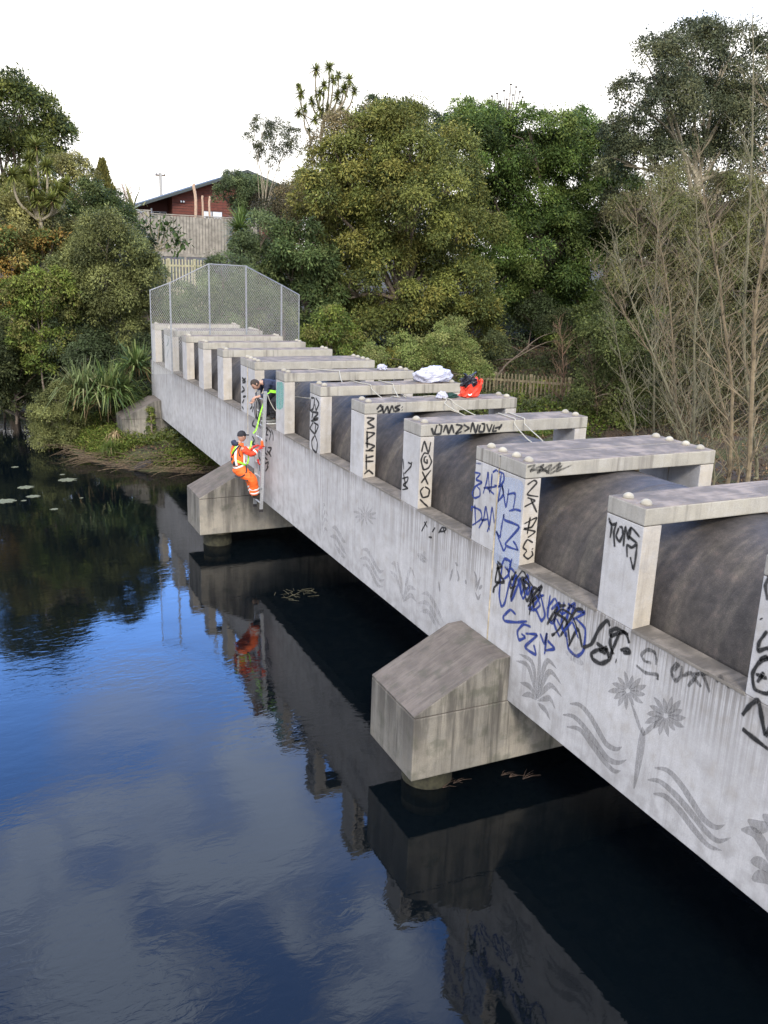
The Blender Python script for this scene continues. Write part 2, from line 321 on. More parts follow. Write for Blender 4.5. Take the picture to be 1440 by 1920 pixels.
GRAF = [('blue sprayed letters on the beam end', 'W', 'blue_faint', 0.014, [[(8.681, 0.004), (8.681, -0.161)], [(8.719, -0.013), (8.543, -0.02), (8.564, -0.099), (8.689, -0.163)], [(8.438, -0.09), (8.411, -0.094)], [(8.427, -0.027), (8.316, -0.02), (8.373, -0.157)], [(8.134, -0.017), (8.221, -0.045), (8.244, -0.15), (8.186, -0.177)], [(8.751, -0.238), (8.596, -0.215)]]), ('blue sprayed figures 3 and letters at the top of the double column', 'W', 'blue', 0.02, [[(8.768, -0.368), (8.611, -0.349), (8.71, -0.449), (8.56, -0.45), (8.714, -0.545), (8.782, -0.657), (8.716, -0.703), (8.591, -0.642), (8.601, -0.56), (8.675, -0.536)], [(8.517, -0.602), (8.447, -0.419), (8.425, -0.291), (8.353, -0.562)], [(8.52, -0.519), (8.353, -0.471)], [(8.329, -0.269), (8.333, -0.536)], [(8.209, -0.424), (8.407, -0.496), (8.243, -0.538)], [(8.114, -0.221), (8.139, -0.427)], [(8.234, -0.228), (8.07, -0.227), (8.052, -0.316), (8.148, -0.41), (8.266, -0.417)], [(8.322, -0.268), (8.219, -0.204)]]), ('blue sprayed letters DAN on the double column', 'W', 'blue', 0.02, [[(8.703, -0.776), (8.644, -1.065)], [(8.746, -1.094), (8.509, -0.927), (8.552, -0.832), (8.769, -0.836), (8.773, -0.902)], [(8.569, -1.087), (8.462, -0.924), (8.422, -0.745), (8.293, -1.045)], [(8.525, -0.959), (8.35, -0.893)], [(8.354, -1.074), (8.305, -0.944), (8.273, -0.717), (8.195, -0.917)]]), ('blue sprayed N and 1', 'W', 'blue', 0.02, [[(8.15, -0.623), (8.089, -0.365), (7.961, -0.629), (7.923, -0.375)], [(7.96, -0.468), (7.778, -0.411), (7.793, -0.616)], [(7.889, -0.662), (7.756, -0.606), (7.621, -0.59)], [(8.087, -0.375), (8.037, -0.483), (8.152, -0.613)]]), ('blue sprayed arrow shape', 'W', 'blue', 0.022, [[(7.992, -0.722), (7.967, -0.798), (7.637, -0.796), (7.913, -1.103), (7.605, -1.089)], [(7.992, -0.722), (8.026, -0.906), (8.045, -1.046), (8.136, -1.0), (7.945, -1.191), (7.889, -1.122)], [(7.754, -1.01), (7.681, -1.038), (7.62, -1.1)]]), ('large blue sprayed tag under the sill', 'W', 'blue', 0.026, [[(7.962, -1.412), (7.902, -1.292), (7.768, -1.292), (7.794, -1.471), (7.916, -1.576)], [(7.946, -1.378), (7.965, -1.792), (7.896, -1.928), (7.824, -1.852), (7.749, -1.513)], [(7.794, -1.357), (7.655, -1.41), (7.688, -1.784), (7.575, -1.538), (7.528, -1.423), (7.482, -1.623), (7.381, -1.331), (7.333, -1.48), (7.215, -1.609)], [(7.304, -1.623), (7.005, -1.451)], [(7.147, -1.387), (6.972, -1.683), (7.032, -1.788), (7.157, -1.698), (7.286, -1.756)], [(6.9, -1.402), (6.915, -1.688), (6.802, -1.725), (6.708, -1.443), (6.865, -1.587)], [(6.72, -1.421), (6.778, -1.715), (6.649, -1.851)], [(6.634, -1.389), (6.643, -1.662), (6.532, -1.803)], [(6.522, -1.379), (6.565, -1.631)], [(6.579, -1.487), (6.439, -1.348), (6.496, -1.552)], [(6.568, -1.396), (6.379, -1.411), (6.254, -1.389), (6.474, -1.569)], [(6.403, -1.51), (6.219, -1.571), (6.211, -1.821), (6.318, -1.94), (6.475, -1.912), (6.551, -1.726)], [(7.558, -1.917), (7.688, -1.9), (7.83, -2.042), (7.793, -2.092), (7.536, -2.009), (7.303, -1.903)], [(7.223, -1.947), (7.387, -1.978), (7.498, -2.115), (7.451, -2.211), (7.329, -2.126), (7.416, -2.111)], [(7.335, -2.078), (7.088, -1.999), (7.312, -2.248), (7.08, -2.249), (7.141, -2.139)], [(7.032, -1.948), (6.93, -2.045), (6.898, -1.894), (6.909, -2.189)], [(6.887, -1.977), (6.733, -2.022), (6.918, -2.128)], [(7.237, -1.447), (7.288, -1.742), (7.169, -1.614), (7.094, -1.505)], [(7.472, -1.418), (7.358, -1.573), (7.262, -1.428)]]), ('black sprayed scrawl over the blue tag', 'W', 'black', 0.026, [[(8.068, -1.389), (7.979, -1.598), (8.1, -1.752)], [(8.034, -1.407), (8.075, -1.655), (7.878, -1.592), (7.967, -1.535), (8.031, -1.435)], [(8.069, -1.375), (7.962, -1.412), (8.076, -1.485)], [(7.715, -1.765), (7.603, -1.435), (7.701, -1.502), (7.622, -1.362)], [(7.488, -1.373), (7.403, -1.511), (7.319, -1.448), (7.462, -1.42), (7.388, -1.347)], [(7.336, -1.732), (7.131, -1.496), (7.079, -1.363), (7.226, -1.53), (7.299, -1.663)], [(6.92, -1.807), (6.748, -1.516), (6.588, -1.425)], [(6.82, -1.597), (6.561, -1.603), (6.448, -1.874)], [(6.484, -1.905), (6.344, -1.616), (6.236, -1.81)], [(6.656, -1.854), (6.412, -1.423), (6.281, -1.366)], [(7.525, -1.38), (7.355, -1.656), (7.237, -1.447), (7.105, -1.432)], [(7.281, -1.462), (7.192, -1.706)], [(8.116, -1.832), (8.088, -1.718)], [(6.812, -1.891), (6.743, -1.836)]]), ('thick black sprayed tag below the single column', 'W', 'black', 0.032, [[(6.23, -1.802), (6.087, -1.69), (5.99, -1.474), (5.878, -1.336), (5.821, -1.382)], [(5.502, -1.445), (5.57, -1.358), (5.722, -1.366), (5.807, -1.43), (5.786, -1.471), (5.62, -1.361), (5.529, -1.36)], [(5.654, -1.363), (5.738, -1.594), (5.784, -1.75), (5.906, -1.847), (6.039, -1.854), (6.07, -1.798), (5.971, -1.713), (5.83, -1.645)], [(6.018, -1.649), (5.834, -1.664), (5.786, -1.738)], [(5.791, -1.443), (5.792, -1.567), (5.72, -1.665)], [(5.631, -1.572), (5.511, -1.511), (5.49, -1.541), (5.585, -1.577)], [(5.681, -1.712), (5.663, -1.714)], [(5.971, -1.718), (5.838, -1.636), (5.864, -1.697), (5.953, -1.715)]]), ('black sprayed letter C with an underline', 'W', 'blackf', 0.024, [[(5.156, -1.509), (5.253, -1.528), (5.312, -1.488), (5.237, -1.399), (5.14, -1.381), (5.099, -1.437), (5.094, -1.505)], [(5.377, -1.626), (5.221, -1.644), (5.061, -1.592), (5.051, -1.648)]]), ('faded black sprayed letters under the sill', 'W', 'blackf', 0.026, [[(4.816, -1.347), (4.884, -1.461), (4.822, -1.546), (4.754, -1.47), (4.757, -1.354)], [(4.859, -1.468), (4.792, -1.348)], [(4.743, -1.465), (4.639, -1.379), (4.583, -1.413), (4.487, -1.457)], [(4.659, -1.538), (4.516, -1.323), (4.378, -1.466)], [(4.617, -1.38), (4.49, -1.322), (4.428, -1.294)], [(4.328, -1.334), (4.278, -1.251), (4.253, -1.32)], [(4.201, -1.321), (4.178, -1.285)]]), ('black sprayed swirls on the nearest column', 'W', 'black', 0.024, [[(3.871, -0.638), (3.934, -0.767), (3.933, -0.85), (3.843, -0.788), (3.773, -0.797)], [(3.765, -0.843), (3.826, -0.879), (3.905, -0.95), (3.952, -1.076), (3.905, -1.198), (3.77, -1.177), (3.705, -1.043)], [(3.926, -1.064), (3.794, -1.048)], [(3.837, -1.004), (3.894, -1.135)], [(3.918, -0.388), (3.963, -0.269), (3.938, -0.164)], [(3.959, -0.559), (3.948, -0.57)], [(3.907, -0.935), (3.85, -0.87), (3.756, -0.888)]]), ('black sprayed slashes low on the wall', 'W', 'black', 0.03, [[(3.971, -1.613), (3.882, -1.629), (3.658, -1.658)], [(3.992, -1.5), (3.938, -1.385), (3.854, -1.282), (3.791, -1.407), (3.718, -1.545), (3.665, -1.286)]]), ('black sprayed letters on the column face', 'W', 'black', 0.02, [[(6.025, -0.234), (5.963, -0.317), (5.97, -0.448)], [(5.893, -0.239), (5.919, -0.374), (5.882, -0.52)], [(6.018, -0.274), (5.953, -0.291), (5.899, -0.264)], [(5.85, -0.292), (5.879, -0.393), (5.82, -0.436), (5.78, -0.35), (5.805, -0.279), (5.851, -0.288)], [(5.758, -0.243), (5.753, -0.48)], [(5.758, -0.243), (5.691, -0.37), (5.668, -0.227)], [(5.527, -0.305), (5.666, -0.244), (5.703, -0.334), (5.566, -0.378), (5.633, -0.443), (5.703, -0.437), (5.678, -0.568)], [(5.56, -0.376), (5.555, -0.483), (5.569, -0.652), (5.637, -0.537)]]), ('black sprayed letters BLC', 'W', 'black', 0.02, [[(10.881, -0.617), (10.833, -0.795)], [(10.574, -0.605), (10.608, -0.689), (10.827, -0.859)], [(10.863, -0.814), (10.734, -1.054)], [(10.885, -0.942), (10.686, -0.871), (10.711, -0.95), (10.839, -1.03), (10.671, -1.039), (10.869, -1.116)], [(10.712, -0.647), (10.581, -0.643)]]), ('small black sprayed marks below the sill', 'W', 'black', 0.018, [[(10.098, -1.411), (9.982, -1.475)], [(10.012, -1.376), (10.171, -1.594)], [(9.842, -1.506), (9.747, -1.401)], [(9.646, -1.465), (9.537, -1.341), (9.451, -1.415)], [(9.52, -1.336), (9.428, -1.333), (9.498, -1.404)], [(9.939, -1.606), (9.825, -1.579)], [(9.612, -1.427), (9.486, -1.386)]]), ('black felt tip letters on the far column side', 'W', 'black', 0.03, [[(14.936, -0.276), (14.741, -0.266), (14.802, -0.466), (14.971, -0.523), (14.936, -0.285)], [(14.684, -0.239), (14.507, -0.325), (14.65, -0.472), (14.721, -0.358)], [(14.936, -0.547), (14.533, -0.512), (14.795, -0.669), (14.497, -0.595)], [(14.93, -0.728), (14.528, -0.63)], [(14.793, -0.729), (14.524, -0.749), (14.701, -0.931), (14.96, -0.88), (14.793, -0.729)], [(14.684, -0.952), (14.866, -1.114), (14.81, -1.251), (14.605, -1.277), (14.561, -1.086), (14.7, -0.955)], [(14.8, -0.519), (14.88, -0.683)], [(14.642, -0.703), (14.685, -0.907)]]), ('black scribbles on the double column behind the ladder', 'W', 'black', 0.035, [[(19.663, -0.479), (19.351, -0.535), (19.628, -0.608)], [(19.639, -0.569), (19.323, -0.455)], [(19.657, -0.683), (19.448, -0.747), (19.729, -0.846)], [(19.599, -0.936), (19.322, -0.878)], [(19.701, -1.178), (19.529, -1.226)], [(19.469, -0.973), (19.658, -1.095)], [(18.954, -0.916), (18.832, -1.044), (19.023, -1.147)], [(18.708, -1.024), (18.836, -1.19)], [(18.653, -1.324), (18.842, -1.485), (18.564, -1.491)], [(18.849, -1.745), (18.663, -1.822), (18.853, -1.932), (18.603, -1.921)], [(18.919, -2.058), (18.577, -2.138), (18.988, -2.26)], [(18.597, -1.589), (18.721, -1.648)], [(18.239, -1.886), (18.332, -2.125), (18.183, -2.203)], [(18.305, -2.303), (18.247, -2.475)]]), ('black scribbles on the wall beside the ladder', 'W', 'black', 0.03, [[(17.852, -1.401), (17.653, -1.348), (17.767, -1.51), (17.597, -1.496)], [(17.653, -1.366), (17.43, -1.413), (17.542, -1.608)], [(17.402, -1.338), (17.265, -1.435), (17.265, -1.573)], [(17.86, -1.633), (17.711, -1.658)], [(17.769, -1.776), (17.857, -1.936), (17.657, -1.967)], [(17.656, -1.789), (17.375, -1.751), (17.543, -1.89), (17.387, -1.947)], [(17.864, -2.064), (17.657, -2.074)], [(17.866, -2.208), (17.601, -2.116), (17.716, -2.266)], [(17.832, -2.382), (17.59, -2.203)], [(17.713, -1.872), (17.431, -1.921)]]), ('faint black marks on the far end column', 'W', 'teal_faint', 0.05, [[(28.259, -0.08), (28.056, -0.368), (28.421, -0.572)], [(28.096, -0.626), (28.396, -0.948)]]), ('black letters sprayed on the cream column face', 7.587, 'black', 0.016, [[(0.026, -0.258), (0.121, -0.207), (0.163, -0.245), (0.041, -0.375), (0.211, -0.417)], [(0.04, -0.413), (0.157, -0.466), (0.006, -0.531)], [(0.085, -0.421), (0.209, -0.627)], [(0.112, -0.654), (0.084, -0.893)], [(0.021, -0.748), (0.205, -0.682), (0.143, -0.795), (0.031, -0.808), (0.199, -0.86), (0.092, -0.93)], [(0.176, -1.075), (0.186, -1.088)], [(0.185, -1.003), (0.094, -0.954), (0.041, -1.044), (0.102, -1.095)], [(0.102, -1.095), (0.062, -1.151), (0.126, -1.204), (0.191, -1.161), (0.172, -1.102)]]), ('black letters sprayed on the cream column face', 10.328, 'black', 0.018, [[(0.022, -0.418), (0.06, -0.252), (0.136, -0.425), (0.169, -0.258)], [(0.153, -0.449), (0.069, -0.428), (0.022, -0.531), (0.069, -0.675), (0.149, -0.657), (0.196, -0.565), (0.148, -0.456)], [(0.11, -0.477), (0.073, -0.498), (0.076, -0.558), (0.129, -0.584), (0.115, -0.518)], [(0.028, -0.891), (0.202, -0.684)], [(0.044, -0.697), (0.163, -0.925)], [(0.09, -0.939), (0.033, -1.006), (0.078, -1.106), (0.171, -1.089), (0.182, -0.994), (0.101, -0.94)], [(0.026, -1.126), (0.114, -1.211), (0.181, -1.265)]]), ('black letters sprayed on the cream column face', 12.378, 'black', 0.022, [[(0.031, -0.239), (0.174, -0.258), (0.062, -0.324), (0.179, -0.403), (0.037, -0.428)], [(0.024, -0.481), (0.189, -0.515), (0.043, -0.614)], [(0.052, -0.45), (0.065, -0.776)], [(0.016, -0.666), (0.196, -0.729), (0.077, -0.803)], [(0.025, -0.8), (0.193, -0.81)], [(0.029, -0.929), (0.196, -0.902)], [(0.025, -0.988), (0.199, -0.994)], [(0.05, -0.85), (0.059, -1.153)], [(0.017, -1.212), (0.102, -1.15), (0.195, -1.225)]]), ('black letters sprayed on the beam front', 12.378, 'black', 0.025, [[(0.213, -0.114), (0.282, -0.038), (0.319, -0.113), (0.228, -0.157)], [(0.325, -0.04), (0.344, -0.172), (0.413, -0.069), (0.449, -0.176), (0.499, -0.059), (0.547, -0.166)], [(0.665, -0.046), (0.559, -0.087), (0.64, -0.13), (0.547, -0.158)], [(0.685, -0.079), (0.697, -0.09)], [(0.687, -0.132), (0.699, -0.14)]]), ('black letters sprayed on the beam front', 10.328, 'black', 0.022, [[(0.165, -0.048), (0.211, -0.171)], [(0.259, -0.006), (0.225, -0.144), (0.319, -0.149), (0.334, -0.037), (0.28, -0.007)], [(0.366, -0.139), (0.412, -0.025), (0.462, -0.155), (0.507, -0.029), (0.552, -0.16)], [(0.57, -0.02), (0.684, -0.053), (0.579, -0.161), (0.689, -0.133)], [(0.703, -0.026), (0.804, -0.089), (0.724, -0.135)], [(0.834, -0.162), (0.864, -0.009), (0.929, -0.166), (0.962, -0.025)], [(1.002, -0.039), (0.982, -0.145), (1.064, -0.149), (1.073, -0.042), (1.014, -0.027)], [(1.11, -0.032), (1.164, -0.153), (1.21, -0.036)], [(1.25, -0.05), (1.23, -0.156), (1.302, -0.148)], [(1.388, -0.044), (1.327, -0.144)], [(1.254, -0.11), (1.364, -0.091)]]), ('black scribble on the beam front', 7.587, 'blackf', 0.02, [[(0.005, -0.036), (0.114, -0.015), (0.055, -0.091), (0.238, -0.023), (0.158, -0.117), (0.352, -0.03), (0.294, -0.132), (0.481, -0.015), (0.429, -0.116), (0.665, -0.05)], [(0.03, -0.067), (0.348, -0.107)], [(0.183, -0.029), (0.351, -0.136), (0.525, -0.041)]]), ('looping blue sprayed lines crossing the black scrawl', 'W', 'blue', 0.02, [[(7.841, -1.373), (7.691, -1.578), (7.616, -1.411), (7.439, -1.658), (7.328, -1.451)], [(7.183, -1.51), (7.08, -1.609), (7.219, -1.744)], [(6.947, -1.613), (6.803, -1.425), (6.659, -1.557), (6.512, -1.448)], [(6.75, -1.645), (6.59, -1.742), (6.452, -1.581), (6.31, -1.732)], [(7.738, -1.225), (7.787, -1.412), (7.889, -1.388)]]), ('thin black sprayed lines over the large tag', 'W', 'black', 0.016, [[(7.609, -1.465), (7.487, -1.311), (7.335, -1.398), (7.19, -1.457)], [(7.113, -1.375), (7.259, -1.62), (7.277, -1.822)], [(6.843, -1.736), (6.666, -1.507), (6.463, -1.507), (6.321, -1.659)], [(7.709, -1.442), (7.734, -1.622), (7.598, -1.546)], [(6.577, -1.552), (6.672, -1.748), (6.781, -1.873)]])]
PATCH = [('teal paint patch on the column', 'W', 'teal', [(17.011, -0.246), (16.62, -0.209), (16.578, -0.411), (16.616, -0.727), (17.009, -0.805), (17.052, -0.511)]), ('pale blue overpainted patch', 'W', 'paleblue', [(8.166, -0.273), (7.652, -0.233), (7.633, -0.5), (7.605, -0.886), (7.6, -1.326), (7.92, -1.39), (8.144, -1.379), (8.156, -0.84)])]
MURAL = [('grey stencilled wave of three curved bands', 0.6, 0.085, [[(6.354, -2.549), (6.178, -2.48), (5.992, -2.518), (5.837, -2.609), (5.679, -2.696), (5.522, -2.675), (5.43, -2.596)], [(6.46, -2.743), (6.261, -2.668), (6.034, -2.706), (5.808, -2.791), (5.627, -2.85), (5.467, -2.808), (5.337, -2.698)], [(6.367, -2.85), (6.135, -2.767), (5.907, -2.833), (5.686, -2.908), (5.514, -2.932), (5.405, -2.869)]]), ('grey stencilled wave of three long bands', 0.6, 0.085, [[(4.935, -2.562), (4.759, -2.494), (4.586, -2.531), (4.409, -2.621), (4.237, -2.709), (4.088, -2.698), (3.991, -2.609)], [(5.013, -2.746), (4.844, -2.668), (4.615, -2.682), (4.387, -2.746), (4.194, -2.811), (4.042, -2.814), (3.904, -2.689)], [(4.908, -2.844), (4.739, -2.776), (4.538, -2.808), (4.337, -2.883), (4.146, -2.932), (3.977, -2.877)]]), ('grey stencilled tree with two round leafy heads', 0.55, 0.1, [[(5.187, -2.956), (5.169, -2.685), (5.16, -2.448), (5.159, -2.287), (5.178, -2.228)]]), ('grey stencilled tree limbs', 0.55, 0.055, [[(5.156, -2.308), (5.229, -2.232), (5.306, -2.134), (5.381, -2.057)], [(5.162, -2.323), (5.07, -2.194), (4.964, -2.045)]]), ('grey stencilled leafy head', 0.55, 0.06, [[(5.414, -1.941), (5.291, -1.908), (5.189, -1.868)], [(5.416, -1.954), (5.307, -1.975), (5.208, -1.976)], [(5.432, -1.964), (5.384, -2.023), (5.33, -2.062)], [(5.444, -1.977), (5.449, -2.084), (5.435, -2.167)], [(5.46, -1.979), (5.525, -2.093), (5.564, -2.19)], [(5.468, -1.973), (5.566, -2.059), (5.639, -2.138)], [(5.481, -1.969), (5.625, -2.034), (5.746, -2.104)], [(5.474, -1.955), (5.588, -1.961), (5.691, -1.982)], [(5.466, -1.942), (5.544, -1.899), (5.621, -1.877)], [(5.455, -1.928), (5.484, -1.832), (5.527, -1.763)], [(5.44, -1.927), (5.409, -1.831), (5.398, -1.754)], [(5.425, -1.924), (5.337, -1.818), (5.279, -1.729)], [(5.414, -1.929), (5.288, -1.847), (5.192, -1.769)]]), ('grey stencilled larger leafy head', 0.55, 0.065, [[(4.849, -1.939), (4.726, -1.894), (4.626, -1.844)], [(4.849, -1.951), (4.73, -1.956), (4.626, -1.944)], [(4.862, -1.962), (4.797, -2.01), (4.733, -2.037)], [(4.871, -1.975), (4.847, -2.075), (4.809, -2.148)], [(4.886, -1.981), (4.921, -2.098), (4.932, -2.194)], [(4.897, -1.977), (4.972, -2.078), (5.023, -2.168)], [(4.911, -1.978), (5.043, -2.077), (5.147, -2.174)], [(4.91, -1.965), (5.032, -2.009), (5.137, -2.061)], [(4.907, -1.953), (5.014, -1.948), (5.112, -1.959)], [(4.903, -1.939), (4.986, -1.877), (5.072, -1.841)], [(4.887, -1.932), (4.907, -1.848), (4.94, -1.787)], [(4.874, -1.923), (4.84, -1.809), (4.83, -1.717)], [(4.86, -1.921), (4.773, -1.804), (4.716, -1.704)], [(4.856, -1.932), (4.756, -1.856), (4.681, -1.786)]]), ('grey stencilled flax plant with arching leaves', 0.5, 0.075, [[(6.983, -2.792), (7.11, -2.584), (7.245, -2.457), (7.484, -2.509)], [(6.983, -2.792), (7.145, -2.708), (7.361, -2.75)], [(6.981, -2.805), (7.131, -2.81), (7.295, -2.903)], [(6.983, -2.792), (7.065, -2.51), (7.17, -2.371), (7.432, -2.391)], [(6.983, -2.792), (6.981, -2.472), (7.024, -2.045)], [(6.975, -2.788), (6.926, -2.446), (6.835, -2.223), (6.651, -2.244)], [(6.963, -2.783), (6.877, -2.502), (6.758, -2.331), (6.531, -2.393)], [(6.963, -2.783), (6.824, -2.583), (6.715, -2.492), (6.502, -2.537)], [(6.967, -2.812), (6.806, -2.706), (6.722, -2.665), (6.606, -2.744)], [(6.964, -2.837), (6.87, -2.844), (6.785, -2.855), (6.684, -2.931)]]), ('grey stencilled small bird', 0.45, 0.09, [[(6.536, -1.966), (6.401, -1.982), (6.254, -1.979), (6.175, -1.976)], [(6.412, -2.037), (6.342, -1.883), (6.305, -1.838)]]), ('grey stencilled flax leaves at the wall base', 0.6, 0.12, [[(3.76, -2.408), (3.648, -2.406), (3.496, -2.287)], [(3.809, -2.542), (3.656, -2.482), (3.507, -2.574), (3.445, -2.672)], [(3.659, -2.772), (3.546, -2.713), (3.413, -2.73)], [(3.614, -2.927), (3.505, -2.817), (3.374, -2.823)], [(3.619, -2.266), (3.541, -2.276), (3.486, -2.23)]]), ('faint grey stencilled wave beside the pier', 0.4, 0.09, [[(10.066, -2.543), (9.87, -2.472), (9.666, -2.545), (9.461, -2.663), (9.359, -2.733)], [(10.177, -2.735), (9.905, -2.629), (9.701, -2.682), (9.545, -2.77), (9.421, -2.818)], [(10.078, -2.838), (9.843, -2.748), (9.662, -2.815), (9.531, -2.911)]]), ('faint grey stencilled wave in the middle of the wall', 0.38, 0.09, [[(12.334, -2.549), (12.105, -2.483), (11.838, -2.594), (11.578, -2.688), (11.412, -2.618)], [(12.39, -2.721), (12.094, -2.634), (11.861, -2.713), (11.567, -2.841), (11.376, -2.764)], [(12.283, -2.809), (12.053, -2.762), (11.818, -2.866), (11.621, -2.951), (11.425, -2.91)]]), ('faint grey stencilled flax with drooping tips', 0.35, 0.08, [[(10.681, -2.844), (10.792, -2.542), (10.958, -2.257)], [(10.681, -2.844), (10.55, -2.459), (10.459, -2.275), (10.263, -2.386)], [(10.681, -2.844), (10.93, -2.589), (11.196, -2.546)], [(10.679, -2.869), (10.484, -2.59), (10.248, -2.545)], [(10.932, -2.564), (11.005, -2.377), (11.147, -2.418)], [(10.666, -2.891), (10.42, -2.696), (10.23, -2.73)]]), ('faint grey stencilled bird', 0.4, 0.12, [[(10.266, -1.974), (10.096, -1.982), (9.897, -1.967)], [(10.007, -1.856), (10.044, -1.941), (10.053, -2.054)]]), ('faint grey stencilled leaf burst', 0.4, 0.05, [[(12.175, -1.887), (11.96, -1.864), (11.777, -1.831)], [(12.187, -1.902), (12.025, -1.942), (11.868, -1.958)], [(12.219, -1.912), (12.182, -1.989), (12.125, -2.043)], [(12.248, -1.924), (12.334, -2.048), (12.372, -2.147)], [(12.274, -1.923), (12.461, -2.039), (12.596, -2.142)], [(12.282, -1.913), (12.491, -1.983), (12.664, -2.054)], [(12.294, -1.903), (12.544, -1.93), (12.769, -1.97)], [(12.27, -1.888), (12.416, -1.852), (12.562, -1.836)], [(12.245, -1.875), (12.284, -1.792), (12.347, -1.734)], [(12.214, -1.863), (12.127, -1.737), (12.088, -1.638)], [(12.194, -1.869), (12.037, -1.772), (11.927, -1.688)], [(12.174, -1.873), (11.945, -1.796), (11.766, -1.723)]]), ('faint grey stencilled spiky plant', 0.35, 0.06, [[(14.216, -2.855), (14.232, -2.453), (14.234, -1.807)], [(14.299, -2.879), (14.373, -2.491), (14.472, -1.864)], [(14.193, -2.816), (14.076, -2.658), (13.953, -2.684)], [(14.2, -2.631), (14.084, -2.474), (13.904, -2.516)], [(14.205, -2.508), (14.09, -2.322), (13.91, -2.38)], [(14.212, -2.354), (14.16, -2.202), (14.053, -2.25)]]), ('faint grey stencilled wave far along the wall', 0.33, 0.1, [[(13.72, -2.532), (13.527, -2.501), (13.218, -2.62), (13.054, -2.63)], [(13.83, -2.741), (13.518, -2.679), (13.208, -2.796), (12.998, -2.85)], [(13.589, -2.822), (13.277, -2.908), (13.052, -2.926)]]), ('grey leaf marks beside the joint', 0.5, 0.05, [[(8.621, -1.687), (8.542, -1.771), (8.551, -1.93)], [(8.436, -1.713), (8.493, -1.842), (8.521, -1.941)], [(8.384, -1.815), (8.462, -1.898)], [(8.546, -1.972), (8.47, -2.034), (8.408, -1.945)], [(9.126, -1.741), (9.036, -1.757)], [(9.05, -1.83), (9.004, -1.929), (9.033, -1.985)], [(8.827, -1.891), (8.787, -1.945)], [(9.561, -2.168), (9.507, -2.317)], [(9.181, -1.851), (9.247, -2.06)]])]
